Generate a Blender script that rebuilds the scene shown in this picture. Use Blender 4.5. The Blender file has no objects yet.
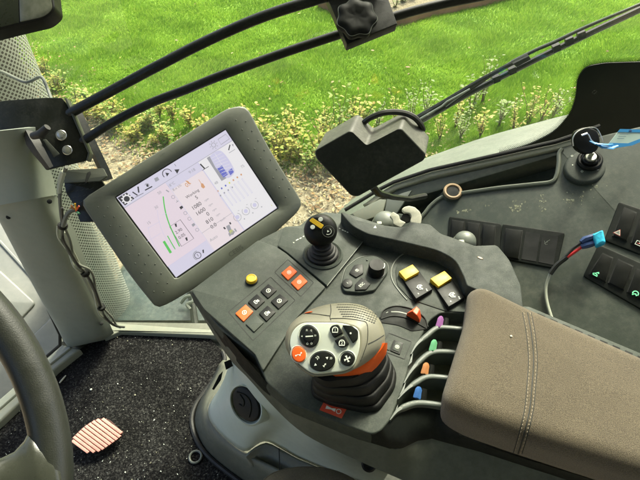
import bpy, bmesh, math, random
import numpy as np
from mathutils import Vector as V, Matrix
from mathutils.bvhtree import BVHTree
from mathutils.geometry import tessellate_polygon
random.seed(7); rng = np.random.default_rng(7)
R = math.radians; PI = math.pi
scene = bpy.context.scene
COL = scene.collection
# ---------------------------------------------------------------- camera model (photo 640x480)
F = 480.0; CAM = V((0, 0, 1.15)); S2 = math.sqrt(.5)
def ray(u, v):
    a = (u-320)/F; b = (240-v)/F
    return V((a, S2+b*S2, -S2+b*S2))
def D(u, v, d): return CAM+ray(u, v)*d
class PL:
    def __init__(s, o, n):
        s.o = V(o); s.n = V(n).normalized()
    def __call__(s, u, v, h=0.0):
        r = ray(u, v); t = (s.o+s.n*h-CAM).dot(s.n)/r.dot(s.n)
        return CAM+r*t
    def off(s, h): return PL(s.o+s.n*h, s.n)
    def map(s, pts, h=0.0): return [s(p[0], p[1], h) for p in pts]
def PZ(z): return PL((0, 0, z), (0, 0, 1))
def PY(y): return PL((0, y, 0), (0, -1, 0))
# ---------------------------------------------------------------- 2-D outline helpers (any dimension)
def fil(pts, r=3, seg=4, closed=True):
    out = []; n = len(pts); P = [V((p[0], p[1], 0)) for p in pts]
    for i in range(n):
        if not closed and i in (0, n-1): out.append(P[i][:2]); continue
        rr = pts[i][2] if len(pts[i]) > 2 else r
        a = P[i-1]-P[i]; b = P[(i+1) % n]-P[i]
        la, lb = a.length, b.length
        rr = min(rr, la*.45, lb*.45)
        if rr < .05: out.append(tuple(P[i][:2])); continue
        a.normalize(); b.normalize()
        p0 = P[i]+a*rr; p2 = P[i]+b*rr
        for k in range(seg+1):
            t = k/seg
            q = p0*(1-t)**2+P[i]*2*t*(1-t)+p2*t*t
            out.append(tuple(q[:2]))
    return out
def cr(pts, n=6, closed=False):
    P = [V(p) for p in pts]; N = len(P); out = []
    rngs = range(N) if closed else range(N-1)
    for i in rngs:
        p1 = P[i]; p2 = P[(i+1) % N]
        p0 = P[i-1] if (closed or i > 0) else p1*2-p2
        p3 = P[(i+2) % N] if (closed or i < N-2) else p2*2-p1
        for k in range(n):
            t = k/n
            out.append(.5*((2*p1)+(-p0+p2)*t+(2*p0-5*p1+4*p2-p3)*t*t+(-p0+3*p1-3*p2+p3)*t**3))
    if not closed: out.append(P[-1])
    return out
def resample(P, N, closed=False):
    P = [V(p) for p in P]
    if closed: P = P+[P[0]]
    L = [0]
    for a, b in zip(P, P[1:]): L.append(L[-1]+(b-a).length)
    out = []; j = 0
    M = N if closed else N-1
    for k in range(N):
        s = L[-1]*k/M
        while j < len(L)-2 and L[j+1] < s: j += 1
        d = L[j+1]-L[j]; t = 0 if d < 1e-9 else (s-L[j])/d
        out.append(P[j].lerp(P[j+1], min(1, t)))
    return out
def basis(n):
    n = V(n).normalized(); a = V((1, 0, 0)) if abs(n.x) < .8 else V((0, 1, 0))
    e1 = (a-n*a.dot(n)).normalized(); return e1, n.cross(e1), n
def angres(P, n, N=64, c=None):
    """resample a star-shaped planar outline by angle"""
    e1, e2, n = basis(n); P = [V(p) for p in P]
    c = c or sum(P, V((0, 0, 0)))/len(P)
    Q = [((p-c).dot(e1), (p-c).dot(e2)) for p in P]; h = [(p-c).dot(n) for p in P]
    out = []; m = len(Q)
    for k in range(N):
        th = 2*PI*k/N; dx, dy = math.cos(th), math.sin(th); best = None
        for i in range(m):
            x1, y1 = Q[i]; x2, y2 = Q[(i+1) % m]
            ex, ey = x2-x1, y2-y1; det = dx*(-ey)+dy*ex
            if abs(det) < 1e-12: continue
            t = (x1*(-ey)+y1*ex)/det; s = (dx*y1-dy*x1)/det
            if t > 0 and -1e-6 <= s <= 1+1e-6:
                if best is None or t > best[0]: best = (t, h[i]*(1-s)+h[(i+1) % m]*s)
        if best is None: best = (.001, 0)
        out.append(c+e1*dx*best[0]+e2*dy*best[0]+n*best[1])
    return out
def circ(u, v, ru, rv=None, n=24, a0=0, a1=360):
    rv = rv or ru
    return [(u+ru*math.cos(R(a0+(a1-a0)*k/n)), v+rv*math.sin(R(a0+(a1-a0)*k/n))) for k in range(n if a1-a0 == 360 else n+1)]
# ---------------------------------------------------------------- mesh builder
class MB:
    def __init__(s): s.v = []; s.f = []; s.m = []; s.uv = None
    def add(s, P, F_, m=0):
        b = len(s.v); s.v += [tuple(p) for p in P]
        for f in F_: s.f.append([b+i for i in f]); s.m.append(m)
        return s
    def loft(s, rings, closed=True, caps=True, m=0):
        n = len(rings[0]); P = [p for r in rings for p in r]; Fs = []
        for k in range(len(rings)-1):
            for i in range(n if closed else n-1):
                j = (i+1) % n
                Fs.append([k*n+i, k*n+j, (k+1)*n+j, (k+1)*n+i])
        if caps and closed:
            Fs.append(list(range(n))[::-1]); Fs.append([(len(rings)-1)*n+i for i in range(n)])
        return s.add(P, Fs, m)
    def slab(s, pts, n, depth, r=.001, seg=2, m=0, vec=None):
        e1, e2, n = basis(n); pts = [V(p) for p in pts]
        o = pts[0]; Q = [((p-o).dot(e1), (p-o).dot(e2)) for p in pts]
        # drop duplicates
        Q2 = []
        for q in Q:
            if not Q2 or math.hypot(q[0]-Q2[-1][0], q[1]-Q2[-1][1]) > 1e-5: Q2.append(q)
        if math.hypot(Q2[0][0]-Q2[-1][0], Q2[0][1]-Q2[-1][1]) < 1e-5: Q2.pop()
        Q = Q2; N = len(Q)
        A = sum(Q[i][0]*Q[(i+1) % N][1]-Q[(i+1) % N][0]*Q[i][1] for i in range(N))
        if A < 0: Q = Q[::-1]
        nr = []
        for i in range(N):
            a = V(Q[i-1]); b = V(Q[i]); c = V(Q[(i+1) % N])
            d1 = (b-a).normalized(); d2 = (c-b).normalized()
            n1 = V((-d1.y, d1.x)); n2 = V((-d2.y, d2.x)); q = n1+n2
            if q.length < 1e-6: q = n1
            q.normalize(); q = q/max(.45, q.dot(n1)); nr.append(q)
        def ring(ins, h, ex=None):
            return [o+e1*(Q[i][0]+nr[i].x*ins)+e2*(Q[i][1]+nr[i].y*ins)-n*h+(ex or V((0, 0, 0))) for i in range(N)]
        rings = []
        if r > 0:
            for k in range(seg+1):
                a = PI/2*k/seg; rings.append(ring(r*(1-math.sin(a)), r*(1-math.cos(a))))
        else: rings.append(ring(0, 0))
        if vec is not None: rings.append(ring(0, 0, V(vec)))
        else: rings.append(ring(0, depth))
        rings = rings[::-1]
        b = len(s.v); s.loft(rings, True, False, m); nR = len(rings)
        if N <= 4: tris = None
        else:
            tris = tessellate_polygon([[V((q[0], q[1], 0)) for q in Q]])
        top = b+(nR-1)*N
        if tris:
            for t in tris:
                t = list(t); a_, b_, c_ = [Q[i] for i in t]
                if (b_[0]-a_[0])*(c_[1]-a_[1])-(b_[1]-a_[1])*(c_[0]-a_[0]) < 0: t = t[::-1]
                s.f.append([top+i for i in t]); s.m.append(m); s.f.append([b+i for i in t[::-1]]); s.m.append(m)
        else:
            s.f.append([top+i for i in range(N)]); s.m.append(m); s.f.append([b+i for i in range(N)][::-1]); s.m.append(m)
        return s
    def tube(s, path, r, ns=8, m=0, closed=False, caps=True, flat=None):
        P = [V(p) for p in path]; N = len(P); rings = []
        rr = r if isinstance(r, (list, tuple)) else [r]*N
        up = None
        for i in range(N):
            if closed: t = (P[(i+1) % N]-P[i-1])
            else: t = P[min(N-1, i+1)]-P[max(0, i-1)]
            t.normalize()
            if up is None: up = basis(t)[0]
            up = (up-t*up.dot(t))
            up = up.normalized() if up.length > 1e-6 else basis(t)[0]
            w = t.cross(up)
            rings.append([P[i]+up*math.cos(2*PI*k/ns)*rr[i]+w*math.sin(2*PI*k/ns)*rr[i]*(flat or 1) for k in range(ns)])
        if closed: rings.append(rings[0])
        return s.loft(rings, True, caps and not closed, m)
    def lathe(s, c, ax, prof, n=24, m=0, sx=1.0, e=None):
        c = V(c); e1, e2, ax = basis(ax)
        if e is not None:
            e1 = V(e); e1 = (e1-ax*e1.dot(ax)).normalized(); e2 = ax.cross(e1)
        return s.loft([[c+ax*h+e1*math.cos(2*PI*k/n)*r*sx+e2*math.sin(2*PI*k/n)*r for k in range(n)] for r, h in prof], True, True, m)
    def ball(s, c, r, n=12, m=0, sc=(1, 1, 1), ax=(0, 0, 1)):
        return s.lathe(c, ax, [(max(1e-4, r*math.sin(PI*k/n))*sc[0], -r*math.cos(PI*k/n)*sc[2]) for k in range(n+1)], n*2, m)
    def box(s, c, a, b, d, r=.002, m=0):
        c = V(c); a = V(a); b = V(b); d = V(d); n = a.cross(b).normalized()
        if n.dot(d) < 0: n = -n
        return s.slab([c+d-a-b, c+d+a-b, c+d+a+b, c+d-a+b], n, d.length*2, r, 2, m)
    def stroke(s, P, n, w, m=0, closed=False, h=0):
        """flat ribbon of width w along P lying on a surface with normal n"""
        P = [V(p) for p in P]; n = V(n).normalized(); N = len(P); A = []; B = []
        for i in range(N):
            if closed: t = P[(i+1) % N]-P[i-1]
            else: t = P[min(N-1, i+1)]-P[max(0, i-1)]
            sd = n.cross(t).normalized()*w/2
            A.append(P[i]+sd+n*h); B.append(P[i]-sd+n*h)
        Fs = []
        for i in range(N if closed else N-1):
            j = (i+1) % N; Fs.append([i, N+i, N+j, j])
        return s.add(A+B, Fs, m)
    def flat(s, pts, n, m=0, h=0):
        n = V(n).normalized(); P = [V(p)+n*h for p in pts]
        nn = V((0, 0, 0))
        for i in range(len(P)): nn += (P[i]-P[0]).cross(P[(i+1) % len(P)]-P[0])
        if nn.dot(n) < 0: P = P[::-1]
        return s.add(P, [list(range(len(P)))], m)
    def text(s, txt, o, ex, ey, size, m=0, align='CENTER', h=0, ext=0):
        cu = bpy.data.curves.new('lettering', 'FONT'); cu.body = txt; cu.size = 1; cu.align_x = align; cu.align_y = 'CENTER'; cu.resolution_u = 3
        cu.extrude = ext
        ob = bpy.data.objects.new('lettering', cu); me = bpy.data.meshes.new_from_object(ob)
        ex = V(ex).normalized(); ey = V(ey); n = ex.cross(ey).normalized(); ey = n.cross(ex); o = V(o)
        s.add([o+ex*v.co.x*size+ey*v.co.y*size+n*(h+v.co.z*size) for v in me.vertices], [list(p.vertices) for p in me.polygons], m)
        bpy.data.objects.remove(ob); bpy.data.curves.remove(cu); bpy.data.meshes.remove(me)
        return s
W = {}
def tag(o, label=None, cat=None, group=None, kind=None):
    if label: o['label'] = label
    if cat: o['category'] = cat
    if group: o['group'] = group
    if kind: o['kind'] = kind
    return o
def mk(name, mb, mats, parent=None, sharp=38, smooth=True, base=False):
    if not isinstance(mats, (list, tuple)): mats = [mats]
    vs = np.array(mb.v, dtype=np.float64); lo = vs.min(0); hi = vs.max(0); c = (lo+hi)/2
    if base: c[2] = lo[2]
    me = bpy.data.meshes.new(name); me.from_pydata([tuple(p) for p in vs-c], [], mb.f)
    for mt in mats: me.materials.append(mt)
    me.polygons.foreach_set('material_index', mb.m)
    if mb.uv is not None:
        l = me.uv_layers.new(name='UVMap')
        l.data.foreach_set('uv', np.array([mb.uv[i] for f in mb.f for i in f], dtype=np.float32).ravel())
    me.update()
    if smooth:
        if mb.uv is None:
            bm = bmesh.new(); bm.from_mesh(me); bmesh.ops.recalc_face_normals(bm, faces=bm.faces); bm.to_mesh(me); bm.free()
        me.polygons.foreach_set('use_smooth', [True]*len(me.polygons)); me.set_sharp_from_angle(angle=R(sharp))
    o = bpy.data.objects.new(name, me); COL.objects.link(o)
    w = V(c); W[o.name] = w
    if parent is not None:
        o.parent = parent; o.location = w-W[parent.name]
    else: o.location = w
    return o
def thing(name, label, cat, loc, group=None):
    o = bpy.data.objects.new(name, None); COL.objects.link(o); o.empty_display_size = .03
    o.location = V(loc); W[o.name] = V(loc)
    return tag(o, label, cat, group)
def bvh(o):
    w = W[o.name]; me = o.data
    return BVHTree.FromPolygons([v.co+w for v in me.vertices], [list(p.vertices) for p in me.polygons])
def onto(tree, u, v, h=0.0):
    r = ray(u, v); p, n, i, d = tree.ray_cast(CAM, r.normalized())
    if p is None: return None
    if n.dot(r) > 0: n = -n
    return p+n*h, n
# ---------------------------------------------------------------- materials
def mat(name, col, rough=.6, metal=0, var=0, vs=6, bump=0, bs=900, bd=.0004, spec=.5, dust=0, dc=(.3, .3, .24), ds=25, emit=None, es=1, coat=0, var2=0, sheen=0, trans=0):
    if max(col) > 0 and (max(col)-min(col))/max(col) < .36 and metal < .5: col = (col[0], col[1]*1.03, col[2]*.92)
    m = bpy.data.materials.new(name); m.use_nodes = True; nt = m.node_tree; N = nt.nodes; L = nt.links
    b = N['Principled BSDF']; b.inputs['Roughness'].default_value = rough; b.inputs['Metallic'].default_value = metal
    b.inputs['Specular IOR Level'].default_value = spec; b.inputs['Base Color'].default_value = (*col, 1)
    if coat: b.inputs['Coat Weight'].default_value = coat
    if sheen: b.inputs['Sheen Weight'].default_value = sheen
    tc = N.new('ShaderNodeTexCoord'); src = None
    def noise(scale, det=3, rough_=.6):
        n = N.new('ShaderNodeTexNoise'); n.inputs['Scale'].default_value = scale; n.inputs['Detail'].default_value = det; n.inputs['Roughness'].default_value = rough_
        L.new(tc.outputs['Object'], n.inputs['Vector']); return n
    def mixc(fac, a, b_, sock=None):
        x = N.new('ShaderNodeMix'); x.data_type = 'RGBA'
        if isinstance(fac, float): x.inputs[0].default_value = fac
        else: L.new(fac, x.inputs[0])
        for k, c in ((6, a), (7, b_)):
            if isinstance(c, tuple): x.inputs[k].default_value = (*c, 1)
            else: L.new(c, x.inputs[k])
        return x.outputs[2]
    def ramp(f, lo, hi):
        r = N.new('ShaderNodeMapRange'); r.inputs[1].default_value = lo; r.inputs[2].default_value = hi; L.new(f, r.inputs[0]); return r.outputs[0]
    c = tuple(col)
    if var:
        n = noise(vs, 4); f = ramp(n.outputs[0], .3, .7)
        c = mixc(f, tuple(x*(1-var) for x in col), tuple(min(1, x*(1+var)) for x in col))
    if var2:
        n = noise(bs*.7, 2); f = ramp(n.outputs[0], .35, .65)
        c2 = mixc(f, tuple(x*(1-var2) for x in col), tuple(min(1, x*(1+var2)) for x in col))
        c = mixc(.5, c, c2) if not isinstance(c, tuple) else c2
    if dust:
        n = noise(ds, 6, .7); n2 = noise(ds*9, 3, .7)
        mm = N.new('ShaderNodeMath'); mm.operation = 'MULTIPLY'; L.new(n.outputs[0], mm.inputs[0]); L.new(n2.outputs[0], mm.inputs[1])
        f = ramp(mm.outputs[0], .2, .42); m2 = N.new('ShaderNodeMath'); m2.operation = 'MULTIPLY'; L.new(f, m2.inputs[0]); m2.inputs[1].default_value = dust
        c = mixc(m2.outputs[0], c, dc)
    if not isinstance(c, tuple): L.new(c, b.inputs['Base Color'])
    if rough < .95 and rough > .12:
        n = noise(40, 4); r_ = N.new('ShaderNodeMapRange'); r_.inputs[1].default_value = .3; r_.inputs[2].default_value = .7
        r_.inputs[3].default_value = max(.05, rough-.08); r_.inputs[4].default_value = min(1, rough+.1)
        L.new(n.outputs[0], r_.inputs[0]); L.new(r_.outputs[0], b.inputs['Roughness'])
    if bump:
        n = noise(bs, 2); bp = N.new('ShaderNodeBump'); bp.inputs['Strength'].default_value = bump; bp.inputs['Distance'].default_value = bd
        L.new(n.outputs[0], bp.inputs['Height']); L.new(bp.outputs[0], b.inputs['Normal'])
    if emit: b.inputs['Emission Color'].default_value = (*emit, 1); b.inputs['Emission Strength'].default_value = es
    return m
M = dict(
    deck=mat('deck plastic', (.031, .038, .034), .62, bump=.4, bs=1400, var=.05, dust=.12, ds=70, spec=.3),
    panel=mat('panel plastic', (.039, .047, .042), .62, bump=.4, bs=1500, var=.05, dust=.1, ds=70, spec=.3),
    hood=mat('textured plastic', (.032, .038, .036), .65, bump=.9, bs=1100, var=.05, var2=.35, dust=.12, ds=70, spec=.3),
    shell=mat('shell plastic', (.075, .081, .068), .55, bump=.4, bs=1200, var=.12, dust=.15, ds=10),
    dark=mat('dark plastic', (.008, .010, .0088), .55, spec=.16, bump=.3, bs=1200, var=.15, dust=.02),
    black=mat('black plastic', (.006, .0068, .006), .45, bump=.2, bs=1500, dust=.012, spec=.22),
    rubber=mat('black rubber', (.009, .009, .0085), .62, bump=.3, bs=900, var=.2, dust=.03),
    hole=mat('dark recess', (.006, .007, .006), .8),
    line=mat('gap line', (.012, .014, .012), .7),
    edge=mat('pale edge', (.13, .14, .125), .5),  # pale colour for thin edge lines and small marks
    rim=mat('grey rib plastic', (.075, .088, .083), .5, bump=.25, bs=1200, var=.1),
    yellow=mat('yellow plastic', (.70, .44, .012), .5, var=.06, vs=60, bump=.1, dust=.08, dc=(.4, .3, .1), ds=60),
    orange=mat('orange plastic', (.72, .105, .010), .5, spec=.3, var=.05, vs=60, dust=.03, dc=(.5, .3, .15), ds=50),
    lorange=mat('lever orange', (.72, .09, .02), .5, var=.08, vs=60, bump=.1),
    red=mat('sticker red', (.55, .06, .025), .4, dust=.1),
    white=mat('white print', (.72, .74, .7), .6),
    wprint=mat('pale print', (.65, .67, .63), .6),
    silver=mat('silver plastic', (.62, .64, .6), .36, metal=.25, bump=.15, bs=1500, var=.06),
    taupe=mat('taupe grip plastic', (.2, .185, .145), .5, bump=.5, bs=1100, var=.1, dust=.1),
    fabric=mat('pad fabric', (.118, .095, .06), .95, bump=1, bs=1300, bd=.0015, var=.2, vs=12, var2=.75, sheen=.25, spec=.1),
    seat=mat('seat fabric', (.12, .105, .085), .95, bump=1, bs=1300, bd=.001, var=.2, vs=20, var2=.4, spec=.1),
    thread=mat('tan thread', (.26, .22, .155), .9),
    pillar=mat('grey green trim', (.215, .236, .222), .55, bump=.35, bs=900, var=.07, dust=.15, ds=7),
    sill=mat('sill trim', (.21, .22, .19), .5, var=.12, dust=.35, ds=18, dc=(.3, .26, .18)),
    sidegrey=mat('blue grey side plastic', (.47, .52, .52), .38, bump=.2, bs=1000, var=.06, dust=.08, ds=10),
    olive=mat('olive grey plastic', (.13, .132, .11), .55, bump=.4, bs=900, var=.12, dust=.25, ds=12),
    bezel=mat('display housing', (.092, .098, .086), .48, bump=.3, bs=1300, var=.05, dust=.08, ds=8),
    bezeldark=mat('display frame', (.018, .02, .017), .4),
    metalb=mat('black painted metal', (.0075, .009, .0075), .38, bump=.25, bs=500, dust=.04, ds=30, spec=.32),
    plate=mat('grey steel plate', (.06, .064, .055), .5, metal=.2, var=.2, bump=.3, bs=400),
    steel=mat('zinc steel', (.55, .56, .52), .32, metal=.9, bump=.2, bs=300),
    wiper=mat('wiper black', (.009, .010, .009), .4, var=.2, spec=.3),
    wiperg=mat('wiper grey', (.25, .27, .26), .4, metal=.3),
    sconsole=mat('side console plastic', (.042, .051, .045), .5, spec=.35, bump=.4, bs=900, var=.08, dust=.2, ds=9, dc=(.2, .2, .15)),
    dirt=mat('dried dirt', (.3, .29, .22), .95, var=.3, vs=200),
    lip=mat('pale console lip', (.11, .12, .105), .4, var=.15),  # lighter than the console body
    trim=mat('window trim', (.33, .325, .27), .45, var=.15, dust=.3, ds=25, dc=(.2, .18, .12)),
    tan=mat('tan ring', (.35, .24, .13), .5, var=.2, vs=60),
    bluet=mat('blue plastic', (.03, .22, .48), .4), cyan=mat('cyan terminal', (.03, .42, .62), .35, var=.3, vs=150), navy=mat('navy terminal', (.03, .06, .16), .35),
    redw=mat('red wire', (.6, .03, .03), .4), wire=mat('grey cable', (.13, .135, .12), .55, var=.2), wireb=mat('black cable', (.02, .02, .018), .5),
    lwire=mat('pale cable', (.4, .41, .36), .5),
    paper=mat('paper tag', (.36, .46, .46), .6, var=.05, vs=50),
    green=mat('green print', (.2, .75, .35), .5, emit=(.2, .8, .4), es=.25), redp=mat('red print', (.6, .1, .08), .5),
    cpurple=mat('purple cap', (.26, .10, .28), .5, var=.2, vs=80), cgreen=mat('green cap', (.12, .36, .18), .5, var=.2, vs=80), corange=mat('peach cap', (.45, .19, .07), .5, var=.2, vs=80), cblue=mat('blue cap', (.04, .13, .36), .5, var=.2, vs=80),
    pedal=mat('faded coral rubber', (.84, .39, .32), .9, var=.1, vs=50, dust=.35, dc=(.6, .45, .35), ds=60),
    bonnet=mat('bonnet paint', (.15, .165, .155), .45, var=.12, dust=.2, ds=5),
    cream=mat('cream worn plastic', (.48, .46, .4), .5, var=.15, vs=80, dust=.35, dc=(.2, .17, .12), ds=60),
    dgrey=mat('mid grey plastic', (.13, .14, .13), .45, var=.1),
    wood=mat('timber edging', (.30, .14, .075), .8, var=.25, vs=3), leather=mat('wheel rim', (.017, .0185, .016), .42, bump=.5, bs=700, var=.1, dust=.03, ds=30, dc=(.1, .1, .09)),
    spoke=mat('wheel spoke', (.035, .037, .031), .28, var=.1, bump=.2),
)
# ================================================================ ARMREST CONSOLE
UP = V((0, 0, 1))
DK = PZ(.50); PN = PZ(.506); HD = PZ(.532)
console = thing('armrest_console', 'dark grey green armrest console full of buttons, left of the tweed armrest pad', 'control console', (.0, .45, .40))
shell_top = cr([(191,291),(204,311),(222,338),(241,362),(262,384),(290,406),(320,422),(355,437),(390,449),(402,449),(420,440),(432,439),(480,452),(570,481),(640,505)], 4)
shell_bot = cr([(189,292),(200,312),(217,340),(232,362),(248,378),(272,405),(295,427),(320,443),(370,466),(400,479),(420,487),(440,492),(490,505),(575,530),(645,552)], 4)
hid = [(700,470),(700,408),(600,356),(520,312),(498,268),(440,243),(372,228),(330,216),(290,232),(240,262),(196,287)]
def ringz(crv, z, k=0):
    P = [PZ(z)(p[0], p[1]) for p in [c[:2] for c in resample([(*q[:2], 0) for q in crv], 60)]]
    H_ = [PZ(z)(*h) for h in hid]
    return P+H_
def toV3(c): return [V((p[0], p[1], 0)) for p in c]
shell_top = [V((p[0], p[1], 0)) for p in [(191,291),(204,311),(222,338),(241,362),(262,384),(290,406),(320,422),(355,437),(390,449),(402,449),(420,440),(432,439),(480,452),(570,481),(640,505)]]
shell_bot = [V((p[0], p[1], 0)) for p in [(189,292),(200,312),(217,340),(232,362),(248,378),(272,405),(295,427),(320,443),(370,466),(400,479),(420,487),(440,492),(490,505),(575,530),(645,552)]]
shell_top = cr(shell_top, 5); shell_bot = cr(shell_bot, 5)
mb = MB()
r_in = ringz(shell_top, .470)
cc = sum(r_in, V())/len(r_in)
def shrink(ring, d, dz):
    out = []
    n = len(ring)
    for i, p in enumerate(ring):
        t = (ring[(i+1) % n]-ring[i-1]); s = V((t.y, -t.x, 0)).normalized()
        if (p+s*.01-cc).length > (p-cc).length: s = -s
        out.append(p+s*d+V((0, 0, dz)))
    return out
rb = ringz(shell_bot, .425)
mb.loft([shrink(r_in, .004, -.001), shrink(r_in, .001, .0), [a.lerp(b, .08) for a, b in zip(r_in, rb)], [a.lerp(b, .5)-V((0, .0, .0)) for a, b in zip(r_in, rb)], rb, shrink(rb, .004, -.006), shrink(rb, .03, -.012)], True, True)
mk('lower_shell', mb, M['shell'], console)
# ---- core: dark walls between deck and shell
core_top = [V((p[0], p[1], 0)) for p in [(203,309),(222,330),(255,356),(267,383),(290,403),(320,415),(345,425),(372,434.5),(380,432),(391,420),(405,407),(420,404),(442,406),(445,416),(462,438),(518,457),(600,482),(640,496)]]
mb = MB()
ct = [PZ(.499)(p.x, p.y) for p in resample(core_top, 60)]+[PZ(.499)(*h) for h in hid]
cb = [p.lerp(q, .0)+V((0, 0, -.002)) for p, q in zip(r_in, r_in)]
cbs = shrink(cb, .0025, .003)
# use explicit lower curve matched by arclength in sections
secT = [[(203,309),(267,383)], [(267,383),(290,403),(320,415),(345,425),(372,434.5),(380,432)], [(380,432),(391,420),(405,407),(420,404),(442,406)], [(442,406),(445,416),(462,438),(518,457),(600,482),(640,496)]]
secB = [[(204,311),(222,338),(241,362),(262,384)], [(262,384),(290,406),(320,422),(355,437),(390,448)], [(390,448),(402,448),(418,440),(432,438)], [(432,438),(480,451),(570,480),(640,504)]]
T_, B_ = [], []
for a, b in zip(secT, secB):
    T_ += [PZ(.4985)(p.x, p.y) for p in resample([(*q, 0) for q in a], 14)][:-1]
    B_ += [PZ(.472)(p.x, p.y) for p in resample([(*q, 0) for q in b], 14)][:-1]
mid = [a.lerp(b, .5) for a, b in zip(T_, B_)]
mb.loft([T_+[DK(*h, -.0015) for h in hid[2:]], mid+[PZ(.485)(*h) for h in hid[2:]], B_+[PZ(.472)(*h) for h in hid[2:]], [p-V((0, 0, .02)) for p in B_]+[PZ(.452)(*h) for h in hid[2:]]], True, False)
mk('side_wall', mb, M['dark'], console, sharp=60)
# ---- deck sheet (top) : concave outline leaving the valve bay open
deck_out = fil([(190,291,1),(204,310),(222,331),(255,356),(267,383,4),(290,403,6),(320,415),(345,425),(372,434.5,5),(381,431,5),(391,419),(399,398),(405,382),(412,354),(430,320,4),(440,313,3),(466,313,1),(468,285,1),(456,255),(437,243),(400,230),(350,214),(326,212,3),(311,216,3),(300,226,2),(284,227,2),(262,238,1)], 2)
mb = MB().slab(DK.map(deck_out), UP, .03, .0025, 3)
# bright edges and the seam lines moulded in the deck
mk('deck', mb, M['deck'], console)
mb = MB()
mb.slab(PZ(.452).map([(384,418),(430,312),(470,306),(500,360),(470,430),(440,440),(400,440)]), UP, .01, 0)
mk('valve_bay_floor', mb, M['hole'], console)
# ---- raised panels
def groove(mb, pl, pts, w=.0009, h=.0004, m=0, closed=False): mb.stroke(pl.map(pts), pl.n, w, m, closed, h)
pA = fil([(191.5,290,1),(204,309,1),(255,354,1),(263,371,3),(283,340,4),(296,318.5,2),(325.5,287,1.5),(286,253,1),(276,246.5,1),(258,240,1)], 1)
button_panel = mk('button_panel', MB().slab(PN.map(pA), UP, .008, .0015, 2), M['panel'], console)
pB = fil([(277.5,245.5,1),(287.5,252.5,1),(327,285.5,1.5),(346,262,2),(365,238.5,2),(363,233),(348,216,3),(326,211.5,3),(311,215.5,3),(300,225.5,2),(284,226.5,2)], 1)
mb = MB().slab(PN.map(pB), UP, .008, .0015, 2)
mb.stroke([PN(*p) for p in [(327,286),(346,262.5),(365,239)]], UP, .0012, 1, h=.0003)
mb.text('a', PN(293.5,242.5), PN(300,238)-PN(293,243), PN(290,236)-PN(294,243), .006, 2, h=.0003)
for (a, b) in [((296,240.5),(298.5,239.2)), ((299.5,238.8),(301.5,237.8)), ((303,237),(304,236))]:
    mb.stroke([PN(*a), PN(*b)], UP, .0018, 2, h=.0003)
for (a, b) in [((339,228.2),(340.2,228.8)), ((342,229.8),(343.6,230.6)), ((344.2,230.8),(346,231.6)), ((346.8,232),(348.3,232.6))]:
    mb.stroke([PN(*a), PN(*b)], UP, .0022, 2, h=.0003)
stick_panel = mk('stick_panel', mb, [M['panel'], M['edge'], M['wprint']], console)
# frames round the button groups
def frame_ring(mb, pl, quad, w=.0012, m=0, h=.0003, r=1): mb.stroke(pl.map(fil(quad, r)), pl.n, w, m, True, h)
mb = MB()
frame_ring(mb, PN, [(287.9,259.5),(313.6,282.7),(301,296.5),(274.6,272.3)])
frame_ring(mb, PN, [(270.6,277),(295.2,300.4),(253,340.6),(228.4,312)])
mk('panel_outline', mb, M['line'], button_panel)
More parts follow.
